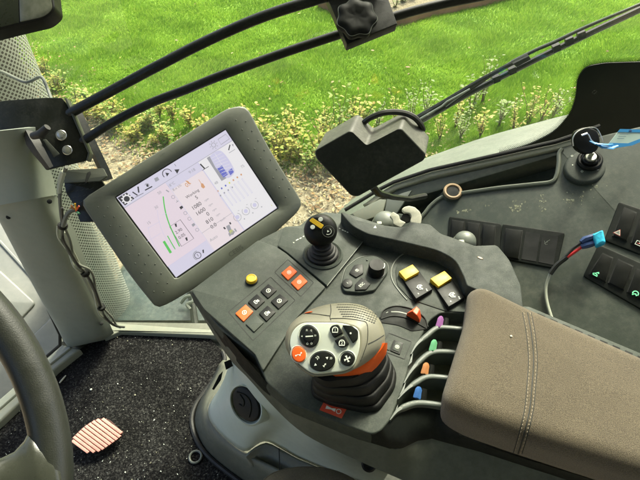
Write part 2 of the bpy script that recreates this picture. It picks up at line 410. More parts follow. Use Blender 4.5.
# buttons
def quadframe(pl, q, h=0):
    L_, T, Rr, Bt = [pl(*p, h) for p in q]
    o = (L_+T+Rr+Bt)/4; ex = ((T-L_)+(Rr-Bt))/2; ey = ((L_-Bt)+(T-Rr))/2
    n = ex.cross(ey).normalized()
    if n.dot(pl.n) < 0: n = -n
    return o, ex.normalized(), ey.normalized(), n, ex.length, ey.length
def gl(mb, fr, kind, m, k=.001, h=.0003):
    """printed glyph; fr=(o,ex,ey,n..), k = metres per unit (glyph about 10 units tall)"""
    o, ex, ey, n = fr[:4]
    P = lambda pts: [o+ex*x*k+ey*y*k for x, y in pts]
    ci = lambda x, y, r, a0=0, a1=360, s=20: P([(x+r*math.cos(R(a0+(a1-a0)*i/s)), y+r*math.sin(R(a0+(a1-a0)*i/s))) for i in range(s if a1-a0 == 360 else s+1)])
    st = lambda pts, w=1.1, c=False: mb.stroke(P(pts), n, w*k, m, c, h)
    if kind == 'gauge':
        mb.stroke(ci(0, 0, 4.4), n, 1.2*k, m, True, h); st([(0, 0), (2.2, 1.6)]); st([(-2, 0), (0, 0)]); st([(-1.5, -2.2), (1.5, -2.2)], .9)
    elif kind == 'target':
        mb.stroke(ci(0, 0, 4.4), n, 1.0*k, m, True, h); mb.stroke(ci(0, 0, 2), n, .9*k, m, True, h); st([(0, 1), (0, -1)], .8)
    elif kind == 'tractor':
        mb.stroke(ci(-2.4, -1.8, 2.2), n, 1.2*k, m, True, h); mb.stroke(ci(3.2, -2.6, 1.3), n, 1.1*k, m, True, h)
        st([(-4.5, 1), (-4, 3.5), (0, 3.5), (.6, 1), (4.2, .6), (4.2, -1)], 1.3); mb.flat(P([(-.5, -2), (2, -2), (4, .5), (-.3, .8)]), n, m, h)
    elif kind == 'P':
        mb.text('P', o, ex, ey, 11*k, m, h=h)
    elif kind == 'rotor':
        mb.stroke(ci(0, 0, 3.6, 20, 330), n, 1*k, m, False, h)
        mb.flat(ci(0, 0, 1.7, 0, 360, 10), n, m, h)
        for a in (60, 180, 300):
            st([(2.2*math.cos(R(a)), 2.2*math.sin(R(a))), (4.8*math.cos(R(a)), 4.8*math.sin(R(a)))], 1.2)
    elif kind == 'drop':
        mb.stroke(P([(0, 4), (3, -1), (2, -4), (-2, -4), (-3, -1)]), n, 1.0*k, m, True, h); st([(-1.5, 0), (1.5, 0)], .8)
    elif kind == 'lift':
        st([(-2, -3), (2, -3)], 1.2); st([(0, -3), (0, 2)], 1.2); mb.flat(P([(-2, 1), (2, 1), (0, 4)]), n, m, h)
    elif kind == 'book':
        mb.stroke(P([(-4, -3), (4, -3), (4, 3), (-4, 3)]), n, 1.2*k, m, True, h); st([(0, 3), (0, -3)], 1); st([(-2.5, 1), (-1.5, 1)], 1); st([(1.5, 1), (2.5, 1)], 1); st([(-3, 4.2), (-1, 4.2)], 1.2); st([(1, 4.2), (3, 4.2)], 1.2)
    elif kind == 'info':
        st([(0, -3), (0, 1.4)], 1.3); mb.flat(ci(0, 3.2, .8, 0, 360, 8), n, m, h)
    elif kind == 'arch':
        mb.stroke(ci(0, 0, 3.8, 0, 180, 12), n, 1.3*k, m, False, h); st([(-3.8, 0), (-3.8, -3.4), (3.8, -3.4), (3.8, 0)], 1.3); mb.text('1', o, ex, ey, 6*k, m, h=h)
    elif kind == 'arch2':
        mb.stroke(ci(0, 0, 3.8, 0, 180, 12), n, 1.3*k, m, False, h); st([(-3.8, 0), (-3.8, -3.4), (3.8, -3.4), (3.8, 0)], 1.3); mb.text('2', o, ex, ey, 6*k, m, h=h)
    elif kind == 'link':
        st([(-4, -2), (-1, -.5), (2, -1), (4, 1.8)], 1); mb.flat(ci(-4, -2, 1.3, 0, 360, 8), n, m, h); mb.flat(ci(2.2, -1.2, 1.2, 0, 360, 8), n, m, h); mb.flat(ci(4, 2, 1.3, 0, 360, 8), n, m, h)
    elif kind == 'fan':
        for a in (30, 120, 210, 300):
            mb.flat(P([(0, 0), (4*math.cos(R(a-25)), 4*math.sin(R(a-25))), (4.4*math.cos(R(a+15)), 4.4*math.sin(R(a+15)))]), n, m, h)
        mb.flat(ci(0, 0, 1.4, 0, 360, 8), n, m, h)
    elif kind == 'tri':
        mb.stroke(P([(-4.5, -3.5), (4.5, -3.5), (0, 4)]), n, 1.5*k, m, True, h); mb.stroke(P([(-2, -2.2), (2, -2.2), (0, 1.2)]), n, .9*k, m, True, h)
    elif kind == 'arrow':
        mb.flat(P([(-2, -3), (3.4, 0), (-2, 3)]), n, m, h)
    elif kind == 'vee':
        st([(-3, 3), (-1, 0), (-3, -3)], 1.2); st([(.5, 3), (2.5, 0), (.5, -3)], 1.2)
btns = [([(281,272.9),(290,265.4),(297.3,271.3),(288,280)], 'orange', 'target'), ([(290.8,282.7),(300.4,274),(307.6,281.2),(298,290)], 'orange', 'target'),
        ([(235.2,313.3),(245.6,304.2),(253.3,311.3),(243.5,321.5)], 'orange', 'gauge'), ([(247.7,302),(256.9,293.6),(265,300.8),(256,309.2)], 'black', 'tractor'),
        ([(260.2,291),(268.5,283.6),(276.9,290),(267.9,298.3)], 'black', 'gauge'), ([(245.6,323.8),(255.4,314.6),(263.8,322.3),(254,331.9)], 'panel', None),
        ([(258.8,313.3),(267.5,305.2),(275.8,311.9),(266.5,321.3)], 'black', 'tractor'), ([(270.6,301.2),(280,293.6),(288.3,300),(278.5,308.9)], 'black', 'gauge')]
for q, c, ic in btns:
    fr = quadframe(PN, q, .0024); mb = MB().slab(PN.map(fil(q, .8, 2), .0024), UP, .004, .0008, 2)
    if ic: gl(mb, fr, ic, 1, .00085 if ic != 'tractor' else .0009)
    w_ = mat('p', (1, 1, 1)) if 0 else M['wprint']
    mk('button', mb, [M[c], M['white'] if c == 'black' else M['wprint']], button_panel)
yb = PN(251.8, 281)
mb = MB().lathe(yb, UP, [(.0112, 0), (.0112, .002), (.0104, .0028)], 28, 1)
mb.lathe(yb, UP, [(.0098, .0029), (.0098, .0065), (.0088, .0085), (.0072, .009), (.0066, .0082), (.0001, .0082)], 28, 0)
mk('push_button', mb, [M['yellow'], M['line']], button_panel)
# ---- hood (raised rear lip of the console)
hood_px = fil([(340,211.5,3),(350,214,2),(355,219,2),(372,223.5,2),(400,227,2),(407,226,2),(411,221.5,2),(430,224,2),(441,233.5,3),(452,237,3),(475,245.5,2),(497,244.5,4),(510,260,5),(521,285,4),(523.5,309,2),(467,285.5,2),(464,277,2),(456,260,8),(438,250,10),(400,241,10),(368,234,4),(352,226,6)], 2)
hood = mk('rear_hood', MB().slab(HD.map(hood_px), UP, .035, .0022, 3), M['hood'], console)
mb = MB().slab(HD.map([(520,311),(523.5,310),(526,312.5),(524,315.5),(519,314)], .0015), UP, .006, .001)
mk('hinge_tip', mb, M['edge'], console)
# cast-in marks of the hood
mb = MB()
mb.flat(HD.map([(373.5,228),(376.5,228.2),(375.3,225.6)]), UP, 0, .0004)
mk('hood_mark', mb, M['wprint'], hood)
# thin dark line on the deck along the foot of the hood
mb = MB()
for pts in [[(363,239),(372,240.5),(400,248),(430,257),(447,269),(457,285)], ]:
    mb.stroke([DK(p.x, p.y) for p in cr([(*q, 0) for q in pts], 5)], UP, .0016, 0, h=.0005)
mk('moulding_line', mb, M['line'], console)
# arc round the rocker pocket (pale ridge)
arc = cr([(408,252,0),(400,256,0),(394,263,0),(391,272,0),(393,282,0),(400,292,0),(407,300,0)], 5)
mb = MB().tube([DK(p.x, p.y, .0005) for p in arc], .0012, 6)
arc2 = cr([(264,381,0),(274,375,0),(281,365,0)], 4)
mk('pocket_ridge', mb, M['edge'], console)
# pocket: rockers sit on a lighter floor
mb = MB().slab(DK.map(fil([(410,299,2),(397,285,3),(395,266,6),(410,254,6),(438,260,8),(453,272,5),(462,290,4),(466,312,1),(446,311,2)], 2), .0015), UP, .004, .001)
mk('pocket_floor', mb, M['deck'], console)
# ---- small pod
podq = fil([(341,284,3),(345,268,4),(358,257.5,5),(376,254.5,6),(388.5,264,5),(388,272,4),(375,290,3),(360,292.5,3),(344,291,3)], 3)
pod = mk('keypad_pod', MB().slab(DK.map(podq, .006), UP, .01, .002, 3).stroke(DK.map(podq), UP, .001, 1, True, .0006), [M['panel'], M['edge']], console)
def pbtn(q, ic, k=.0006, parent=pod, base=.0085, c='black', ic_m='white', rot=0, fr=None, rr=1.2):
    mb = MB().slab(DK.map(fil(q, rr, 3), base), UP, .006, .001, 2)
    cx = sum(p[0] for p in q)/len(q); cy = sum(p[1] for p in q)/len(q)
    o = DK(cx, cy, base); ex = (DK(cx+10, cy-8)-DK(cx, cy)).normalized(); ey = UP.cross(ex)
    if ic == 'ESC': mb.text('ESC', o, ex, ey, .0075, 1, h=.0003)
    elif ic: gl(mb, (o, ex, ey, UP), ic, 1, k)
    return mk('button', mb, [M[c], M[ic_m]], parent)
pbtn([(349,273),(354,265),(363,263.5),(363.5,273),(356,277.5)], 'book', .00065)
pbtn(circ(347.5,283,5.2,4.6,16), 'info', .0005, rr=.1)
pbtn([(355,284),(362,277),(371,283.5),(366,289.5),(355,290)], 'ESC')
kc = DK(376, 272, .006)
mb = MB().lathe(kc, UP, [(.0165, 0), (.0165, .001), (.0145, .0012), (.0142, .017), (.013, .0195), (.0001, .0198)], 32, 0)
mb.stroke([kc+V((.0135*math.cos(R(a)), .0135*math.sin(R(a)), .0)) for a in range(-40, 15, 6)], UP, .0012, 1, h=.0196)
mk('dial', mb, [M['black'], M['white']], pod)
mk('marker_dot', MB().ball(DK(367, 260, .007), .0014, 6), M['edge'], pod)
# ---- yellow rocker paddles
def rocker(base, yel, ic):
    fr = quadframe(DK, base)
    t = mk('rocker_switch', MB().slab([DK(*base[0], .004), DK(*base[1], .004), DK(*base[2], .010), DK(*base[3], .010)], (DK(*base[1], .004)-DK(*base[0], .004)).cross(DK(*base[2], .010)-DK(*base[1], .004))*-1, .012, .0015, 2), M['black'], console)
    # paddle: wedge standing up at the top end
    A = [DK(*p, .012) for p in yel]
    n = (A[1]-A[0]).cross(A[2]-A[1]); n = n if n.z > 0 else -n
    mk('rocker_paddle', MB().slab(A, n, .009, .0012, 2), M['yellow'], t)
    c = base; gx = (c[2][0]+c[3][0])/2; gy = (c[2][1]+c[3][1])/2
    mx = (sum(p[0] for p in base)/4+gx)/2-.4; my = (sum(p[1] for p in base)/4+gy)/2-1.5
    ex = (DK(*base[1])-DK(*base[0])).normalized(); ey = UP.cross(ex)
    mb = MB(); o = DK(mx, my, .0108)
    gl(mb, (o, ex, ey, UP), 'rotor', 0, .0013)
    gl(mb, (DK(mx-1.5, my+7.0, .0108), ex, ey, UP), 'lift', 0, .0007)
    gl(mb, (DK(mx+6.6, my+2.6, .0108), ex, ey, UP), 'lift', 0, .0007)
    mk('symbol', mb, M['white'], t)
rocker([(398.5,273),(419.5,271),(432.5,289),(416,299.5)], [(399,271.3),(412.5,264.2),(419.2,271.5),(405.6,279.3)], 0)
rocker([(430.5,280),(452,278.5),(465,297),(448.5,307.5)], [(430.4,278.5),(444.6,270.6),(452,278),(438.7,286.5)], 0)
# ---- hand throttle slot + small square button + sticker
mb = MB().slab(DK.map(fil([(378,322,3),(382,311,4),(396,306,5),(413,310,5),(427,321,3),(428,329,3),(412,331,2),(398,325,4)], 3), .0012), UP, .004, .0008, 2, 0)
mb.stroke([DK(p.x, p.y) for p in cr([(391,312.3,0),(398,312.4,0),(404,313.6,0),(408,315,0)], 4)], UP, .0022, 1, h=.0016)
mb.stroke([DK(p.x, p.y) for p in cr([(386,313.5,0),(388,312.4,0)], 4)], UP, .0014, 1, h=.0016)
mb.tube([DK(p.x, p.y, .0016) for p in cr([(380,318,0),(384,310,0),(396,306,0),(412,309,0),(424,317,0),(428,327,0)], 5)], .0012, 6, 2)
mb.tube([DK(p.x, p.y, .0018) for p in cr([(381,319,0),(392,316,0),(405,317.5,0),(417,323,0),(426,328,0)], 5)], .0011, 6, 2)
mk('throttle_slot', mb, [M['hole'], M['edge'], M['dark']], console)
mb = MB()
frame_ring(mb, DK, [(389,333),(411.5,341.5),(404.5,359),(379,349.5)], .0014, 0, .0006)
mb.slab(DK.map(fil([(388,341),(393,341),(389.5,350.5),(384,348)], .6, 2), .0012), UP, .003, .0005, 2, 1)
mb.slab(DK.map(fil([(394,339.5),(403.5,343),(400,354.5),(390,350.5)], .6, 2), .0014), UP, .003, .0005, 2, 2)
mb.slab(DK.map(fil([(395.5,341.5),(401.8,343.8),(398.8,352.2),(392.6,349.6)], .6, 2), .0022), UP, .003, .0005, 2, 1)
gl(mb, (DK(397.2, 346.8, .0022), (DK(401.8,343.8)-DK(395.5,341.5)).normalized(), UP.cross((DK(401.8,343.8)-DK(395.5,341.5)).normalized()), UP), 'target', 3, .00068)
mk('square_button', mb, [M['line'], M['deck'], M['black'], M['wprint']], console)
sq = fil([(324.5,400.5),(347,408.3),(341.5,418.5),(319.5,409.8)], .8)
mb = MB().slab(DK.map(sq, .0006), UP, .0006, 0, 0, 0)
ex = (DK(347,408.3)-DK(324.5,400.5)).normalized(); ey = UP.cross(ex)
o = DK(333.3, 409.6, .0006)
mb.flat([o+ex*x*.001+ey*y*.001 for x, y in [(-11, 2.6), (-11, -2.6), (-3, -1), (3, -2.6), (3, 2.6), (-3, 1)]], UP, 1, .0002)
mb.stroke([o+ex*(8+3.3*math.cos(a*.3142))*.001+ey*3.3*math.sin(a*.3142)*.001 for a in range(20)], UP, .0011, 1, True, .0002)
mk('warning_sticker', mb, [M['red'], M['wprint']], console)
# ---- valve bay ribs
ribs = [[(411,354),(417,344),(427,335),(437,327.5),(448,327),(464,328.5)], [(404,383),(411,371),(422,358.5),(432,352),(446,351),(462,353)],
        [(398,399),(407,389),(417,381.5),(427,376.5),(440,376.5),(455,378.5)], [(390,420),(397,411),(406,405.5),(417,402.5),(430,403),(446,405.5)]]
for i, rp in enumerate(ribs):
    c = cr([(*p, 0) for p in rp], 5); T1 = [DK(p.x, p.y, .003) for p in c]
    n_ = len(T1)
    A = T1; mb = MB(); Wd = []
    for j, p in enumerate(T1):
        t = (T1[min(n_-1, j+1)]-T1[max(0, j-1)]).normalized(); sd = V((-t.y, t.x, 0)).normalized()
        w = .0008+.0036*min(1, j/(n_*.35)); zz = p+V((0, 0, 0))
        Wd.append([zz-sd*w+V((0, 0, -.0015)), zz-sd*w*.6+V((0, 0, .0003)), zz+sd*w*.6+V((0, 0, .0003)), zz+sd*w+V((0, 0, -.0015)), zz+sd*(w*.9)+V((0, 0, -.045)), zz-sd*(w*.9)+V((0, 0, -.045))])
    mb.loft(Wd, True, True, 0)
    o = mk('divider_rib', mb, M['rim'], console, sharp=50)
for tri in [[(399,396),(406,381),(404,391)], [(408,366),(413,352),(412,362)], [(392,418),(398,404),(397,412)]]:
    mk('rib_web', MB().slab(DK.map(tri, .002), UP, .003, .0002, 1), M['rim'], console)
mb = MB()
ex = (DK(418,403)-DK(400,410)).normalized(); ey = UP.cross(ex)
for q in [(399.6,408.9),(403.3,406.6),(407,404.9),(411.2,403.7),(416.5,402.9)]: mb.stroke([DK(q[0]-1.1, q[1]+.5), DK(q[0]+1.1, q[1]-.5)], UP, .0016, 0, h=.0036)
for x, y in [] and [(399.6,408.6),(403.3,406.2),(407,404.7),(411.2,403.5),(416.5,402.8)]:
    mb.stroke([DK(x-1, y+.6), DK(x+1, y-.6)], UP, .0022, 0, h=.0038)
mk('rib_mark', mb, M['edge'], console)
# ledge slots right behind the pad
HL = PZ(.515)
mb = MB().slab(HL.map([(519,306),(529,306.5),(662,362),(662,374),(524,318)]), UP, .012, .001)
for k in range(9):
    a = .1+.1*k; x = 525+a*125; y = 308.6+a*53
    mb.stroke([HL(x, y), HL(x+7.5, y+3.2)], UP, .0035, 1, h=.0004)
mk('slotted_ledge', mb, [M['panel'], M['hole']], console)

# ================================================================ SPOOL LEVERS
for (u, v, du, c, lab) in [(440,321.5,4.0,'cpurple','small valve lever with a purple cap, in the topmost slot beside the armrest pad'), (433.5,345,4.0,'cgreen','small valve lever with a green cap, second slot from the top'),
                       (425.5,368,4.0,'corange','small valve lever with a peach orange cap, third slot from the top'), (418,392,4.0,'cblue','small valve lever with a blue cap, in the lowest slot')]:
    lo = DK(u-1.3, v+6.5, .0); hi = DK(u+1.3, v-5, .004)
    th = thing('valve_lever', lab, 'valve lever', (lo.x, lo.y, .455), 'coloured valve levers in the armrest slots')
    mb = MB(); ax = (hi-lo); mb.tube([lo, lo.lerp(hi, .15), lo.lerp(hi, .5), lo.lerp(hi, .8), hi], [.0052, .0056, .005, .0048, .0025], 4)
    mk('cap', mb, M[c], th)
    mb = MB().tube([V((lo.x+.009, lo.y+.004, .456)), DK(u+5, v+5, -.004), DK(u+6.5, v-3, .0)], [.006, .006, .004], 8)
    mk('lever_arm', mb, M['black'], th)

# ================================================================ THROTTLE LEVER
th = thing('throttle_lever', 'small bright orange hand throttle wedge in the curved slot behind the big joystick', 'lever', DK(412, 318), None)
mb = MB().loft([[DK(*p, .000) for p in [(406,315.5),(413,312),(421.5,318),(419.5,323.5)]], [DK(*p, .008) for p in [(406.5,313.5),(414,309),(421,314),(419.5,320)]], [DK(*p, .022) for p in [(412.2,311),(416.6,306.2),(420,309.4),(416.8,315.6)]]], True, True)
bm_ = mk('finger_tab', mb, M['lorange'], th); mod = bm_.modifiers.new('bev', 'BEVEL'); mod.width = .0012; mod.segments = 2

# ================================================================ SMALL JOYSTICK (cross)
sj = thing('mini_joystick', 'small round headed black joystick with a yellow and white cross, on a ribbed bellows', 'joystick', PN(322, 262))
b0 = PN(323, 254.5, .001)
mb = MB().lathe(b0, UP, [(.037, 0), (.037, .0015), (.034, .0035), (.031, .002), (.030, .001)], 48, 0)
mb.lathe(b0, UP, [(.0305, .0012), (.0001, .0013)], 48, 1)
mk('collar', mb, [M['panel'], M['hole']], sj)
prof = []
for k in range(5):
    r0 = .0285-.0042*k; z0 = .002+.0065*k
    prof += [(r0, z0), (r0+.0006, z0+.002), (r0-.001, z0+.0042), (r0-.0045, z0+.005)]
prof.append((.008, .036))
ax_s = V((-.06, .06, 1)).normalized()
mk('bellows', MB().lathe(b0, ax_s, [(prof[0][0], -.002)]+prof, 40), M['rubber'], sj)
hc = D(321, 229.5, b0.z and (CAM-b0).length and .80)
# head centre above bellows
hc = b0+V((-.002, .006, .060)); 
def place_depth(u, v, target_z): return PZ(target_z)(u, v)
hc = PZ(.557)(320.5, 230)
nh = (CAM-hc).normalized(); nh = (nh+V((-.05, .12, .18))).normalized()
mb = MB().lathe(hc-nh*.006, nh, [(.008, -.032), (.014, -.027), (.022, -.018), (.0285, -.004), (.0300, .004), (.0275, .012), (.0215, .0175), (.0135, .0197), (.0001, .0203)], 40)
mk('head', mb, M['black'], sj)
mk('neck', MB().tube([b0+V((0, 0, .03)), hc-nh*.022], [.011, .013], 16), M['rubber'], sj)
HP = PL(hc+nh*.0145, nh)
def hp(pts, h=0): return HP.map(pts, h)
mb = MB()
mb.flat(hp(circ(316.2,223.2,6.3,5.6,20)), nh, 0, .0012)
mk('cross_backing', mb, M['black'], sj)
mb = MB()
mb.slab(hp(fil([(309.2,220.8),(312.4,217.6),(323.9,225.1),(321.1,228.9)], 1), .0022), nh, .001, .0003, 1, 0)
mb.slab(hp(circ(320.6,219.2,2.4,2.2,12), .0020), nh, .001, .0003, 1, 1)
mb.slab(hp(circ(312.6,227.0,2.4,2.2,12), .0020), nh, .001, .0003, 1, 1)
mk('cross_mark', mb, [M['yellow'], M['white']], sj)
mb = MB().slab(hp(circ(328.3,231.4,6.3,6.0,24), .0005), nh, .006, .0008, 2, 0)
mb.stroke(hp(circ(328.3,231.4,6.0,5.7,24)), nh, .0007, 1, True, .0007)
mb.slab(hp(circ(328.3,231.4,4.6,4.4,24), .0014), nh, .004, .0008, 2, 0)
exh = (HP(334,231)-HP(323,231)).normalized()
gl(mb, (HP(328.1,231.3,.0015), exh, nh.cross(exh), nh), 'arrow', 2, .0007)
mb.stroke(hp(circ(328.1,231.6,3.3,3.1,14,-60,120)), nh, .0008, 2, False, .0017)
mk('thumb_button', mb, [M['black'], M['edge'], M['wprint']], sj)

# ================================================================ MAIN LEVER
lv = thing('drive_lever', 'large multifunction joystick with silver button face, taupe grip and orange trim', 'joystick', DK(352, 392))
nf = V((-.22, -.40, .89)).normalized(); FP = PL(D(325, 345, .645), nf)
e1f = (FP(335, 345)-FP(325, 345)).normalized(); e2f = nf.cross(e1f)
NN = 72; cen = FP(326, 345)
def ringp(px, h, r=4): 
    P = FP.map(fil(px, r, 4), h); c = FP(326, 345, h)
    return angres(P, nf, NN, c)
face_px = [(287.3,345,12),(290,331,8),(300,321.5,10),(342,321.5,14),(360.5,327,7),(362,347,14),(355.5,367,8),(345,372.5,10),(312,376,8),(295,363,12)]
R0 = ringp(face_px, 0)
def scl(r, s, dn): return [cen+(p-cen)*s+nf*dn for p in r]
sil = [(284.5,347,8),(286,331,10),(294,319.5,8),(306,311.5,6),(318,306.5,6),(331,303.5,8),(348,302.5,8),(363,305,8),(374,312,8),(381.5,322,8),(386,336,8),(383,349,8),(371,361,8),(357,369,8),(333,375.5,8),(313,376,6),(297,365.5,10)]
R2 = ringp(sil, -.026, 5)
sil3 = [(286,350),(289,335),(297,325),(318,311),(346,305),(364,308),(376,318),(386,338),(384,352),(372,365),(352,376),(330,380),(314,378),(298,368)]
R3 = ringp(sil3, -.038, 6)
sil4 = [(296,358),(300,342),(320,325),(350,320),(372,332),(382,350),(370,366),(350,375),(328,379),(310,372)]
R4 = ringp(sil4, -.055, 6)
R5 = ringp([(316,368),(320,350),(340,340),(362,343),(372,356),(362,368),(345,374),(326,374)], -.072, 6)
mb = MB().loft([scl(R0, .96, -.002), scl(R0, 1.005, -.0015), scl(R0, 1.035, -.003), [a.lerp(b, .38)+nf*.0035 for a, b in zip(scl(R0, 1.035, -.003), R2)], [a.lerp(b, .75)+nf*.004 for a, b in zip(scl(R0, 1.03, -.003), R2)], R2, R3, R4, R5], True, True)
grip = mk('grip', mb, M['taupe'], lv, sharp=80)
# orange trim: strip round the lower right
a_ = ringp([(285,348,8),(287,333,8),(300,318,8),(330,306,8),(360,307,8),(380,321,8),(387.6,337,4),(381,350,6),(368,362,8),(352,371.5,8),(330,377.5,8),(312,377,6),(296,366,8)], -.0225, 5)
b_ = ringp([(287,352,8),(290,336,8),(302,321,8),(330,308,8),(362,309,8),(382,322,8),(387.2,338,3),(386.5,354,5),(374.5,370,8),(353,382,8),(327,385.5,8),(310,382,6),(297,369,8)], -.040, 5)
idx = []
for i, p in enumerate(a_):
    q = p-cen; x = q.dot(e1f); y = q.dot(e2f); a = math.degrees(math.atan2(y, x))
    idx.append((a, i))
sel = sorted([(a, i) for a, i in idx if -112 < a < 9])
mb = MB(); Rg = []
Ns = len(sel)
for k, (a, i) in enumerate(sel):
    p, q = a_[i], b_[i]; inn = (cen-p); inn = (inn-nf*inn.dot(nf)).normalized()
    f_ = min(1, (k+.3)/7)**.8
    q = p.lerp(q, .15+.85*f_); p2 = p
    Rg.append([p2-inn*.0006, p2.lerp(q, .5)-inn*.0022, q-inn*.0006, q+inn*.02, p2+inn*.02])
mb.loft(Rg, True, True)
mk('orange_trim', mb, M['orange'], lv, sharp=60)
# silver face plate
mk('face_plate', MB().slab(scl(R0, .955, .0008), nf, .004, .0015, 3), M['silver'], lv)
def fbtn(px, ic, c='black', k=.001, up=.0045, icons=None, rr=.1, im='white', dome=True, o2=None):
    mb = MB().slab(FP.map(fil(px, rr, 3), up), nf, .005, .0012, 3)
    cx = sum(p[0] for p in px)/len(px); cy = sum(p[1] for p in px)/len(px)
    for (dx, dy, kk, g, rot) in (icons or [(0, 0, k, ic, 0)]):
        if not g: continue
        er = (e1f*math.cos(R(rot))+e2f*math.sin(R(rot)))
        gl(mb, (FP(cx+dx, cy+dy, up), er, nf.cross(er), nf), g, 1, kk, .0003)
    return mk('button', mb, [M[c], M[im]], lv)
def ell(u, v, a, b, rot, n=32):
    return [(u+a*math.cos(t)*math.cos(R(rot))-b*math.sin(t)*math.sin(R(rot)), v+a*math.cos(t)*math.sin(R(rot))+b*math.sin(t)*math.cos(R(rot))) for t in [2*PI*k/n for k in range(n)]]
ring_mb = MB()
for (u, v, a, b, rot) in [(309,336.3,10.4,11.9,-20), (322.2,361.2,13.6,10.6,-12), (347.3,358.8,8.2,8.2,0), (298.6,354.3,7.6,8.7,-20)]:
    ring_mb.tube(FP.map(ell(u, v, a, b, rot, 36), .0012), .0007, 6, 0, True)
for px in [[(328,326),(339,323.5),(345,333),(332,339.5)], [(333.5,341),(344,335),(350,344.5),(340,349)]]: pass
mk('button_ring', ring_mb, M['silver'], lv)
fbtn(ell(309,336.3,9.6,11.1,-20), None, icons=[(-2.2,-6.2,.0004,'vee',90),(2.2,-5.8,.0004,'vee',90),(-7,0,.00036,'arrow',180),(6.4,-.8,.0004,'vee',0),(-1.5,7,.0004,'drop',0),(2.5,6.8,.0004,'drop',0),(0,0,.0007,'link',10)])
mb = MB().slab(FP.map(ell(309,336.3,5.3,5.8,-20,20), .0062), nf, .003, .001, 2)
mb.stroke([FP(305.5,336.5,.0064), FP(313,336,.0064)], nf, .0016, 1)
mk('thumb_pad', mb, [M['black'], M['wprint']], lv)
fbtn(ell(322.2,361.2,12.8,9.8,-12), None, icons=[(-4.5,-3.6,.0007,'vee',45),(5,-3.4,.0006,'arrow',40),(-6.8,3.6,.0006,'arrow',220),(2.5,3.8,.0007,'lift',-40),(9,-3,.0005,'vee',0)])
fbtn(ell(298.6,354.3,6.8,7.9,-20), 'link', 'orange', .0009)
fbtn(ell(347.3,358.8,6.9,6.9,0), 'fan', 'black', .0011)
fbtn([(329,329,3),(332,325,3),(338.5,324.2,2),(342.8,333,1),(333.5,338,2)], 'arch', 'black', .00095, rr=2)
fbtn([(334.2,340.4,1),(343.8,335.2,1),(349,344,2),(344,347.4,3),(338.5,347.2,3)], 'arch2', 'black', .00095, rr=2)
fbtn([(342,325,1),(351.5,325.3,2),(357.8,330,2),(357.6,339,2),(352.5,343,1)], None, 'dark', .001, icons=[(-.4,.2,.0008,'dot',0)], rr=2)
mk('symbol', MB().slab([FP(350.6,333.2,.0052)+e1f*.0013*math.cos(a)+e2f*.0013*math.sin(a) for a in [k*PI/4 for k in range(8)]], nf, .0005, 0), M['white'], lv)
# grille on top of the grip
tr = bvh(grip)
mb = MB()
for r_ in range(6):
    for c_ in range(17):
        u = 339+c_*2.35+r_*.9-1.5*(5-r_)*.4; v = 304.8+r_*2.35+max(0, (u-352))*.16+(.01*(u-352)**2 if u > 352 else 0)*.6
        if u > 377-(.0*r_) or v > 323 or u < 336.5+r_*.2: continue
        hit = onto(tr, u, v, .0002)
        if not hit: continue
        p, n = hit
        e = (n.cross(e2f)).normalized(); f2 = n.cross(e)
        mb.add([p+e*.0017*math.cos(t)*1.0+f2*.0009*math.sin(t)+e*.0005*math.sin(t) for t in [2*PI*k/8 for k in range(8)]], [list(range(8))])
mk('grille', mb, M['hole'], lv)
mb = MB()
for a, b in [((305,313.6),(312.5,312))]:
    pts = []
    for k in range(5):
        h_ = onto(tr, a[0]+(b[0]-a[0])*k/4, a[1]+(b[1]-a[1])*k/4, .0005)
        if h_: pts.append(h_[0])
    if len(pts) > 2: mb.tube(pts, [.0005]+[.0012]*(len(pts)-2)+[.0005], 6)
if mb.v: mk('indicator', mb, M['orange'], lv)
def surfline(tree, px, r, mats, name, parent, n=6, h=.0002):
    mb = MB(); pts = []
    for p in cr([(*q, 0) for q in px], n):
        h_ = onto(tree, p.x, p.y, h)
        if h_: pts.append(h_[0])
    if len(pts) > 2: mb.tube(pts, r, 5); return mk(name, mb, mats, parent)
surfline(tr, [(330.5,304.5),(331,311),(330,317),(331,320)], .0005, M['line'], 'seam', lv)
surfline(tr, [(331,318.5),(345,318.5),(360,320.5),(367,324),(367.5,340),(364,352),(360,362)], .0005, M['line'], 'seam', lv)
surfline(tr, [(368,344),(376,340),(385.5,334)], .0005, M['line'], 'seam', lv)
surfline(tr, [(290,318.5),(300,314.5),(312,313.8),(330,316)], .0005, M['line'], 'seam', lv)
# boot
base_px = fil([(310.5,384),(312,397),(330,405.5),(364,413),(379,411.5),(395,389),(397,374),(386,352),(350,343),(318,362)], 5, 5)
Bz = angres(DK.map(base_px, .001), UP, 64, DK(353, 382, .001))
top_px = fil([(313,375),(326,382),(352,378),(376,366),(386,352),(372,338),(345,336),(322,350)], 5, 5)
Tz = angres([PZ(.56)(*p) for p in top_px], UP, 64, PZ(.56)(349, 360))
rings = []; c0 = sum(Bz, V())/64; c1 = sum(Tz, V())/64
K = 30
for k in range(K+1):
    t = k/K; c = c0.lerp(c1, t); w = 1-.06*(0.5-0.5*math.cos(2*PI*t*3.5))**1.2*(1 if t < 1 else 0)
    tt = t**1.15
    rings.append([c+(b.lerp(q, tt)-c0.lerp(c1, tt))*w+V((0, 0, .004*math.sin(2*PI*t*3.5)*(t < .96))) for b, q in zip(Bz, Tz)])
for r in rings:
    for p in r: pass
mb = MB().loft([[p+V((0, 0, -.002)) for p in rings[0]]]+rings, True, True)
mk('boot', mb, mat('boot rubber', (.007, .0075, .007), .6, bump=.3, bs=900, spec=.35), lv, sharp=80)

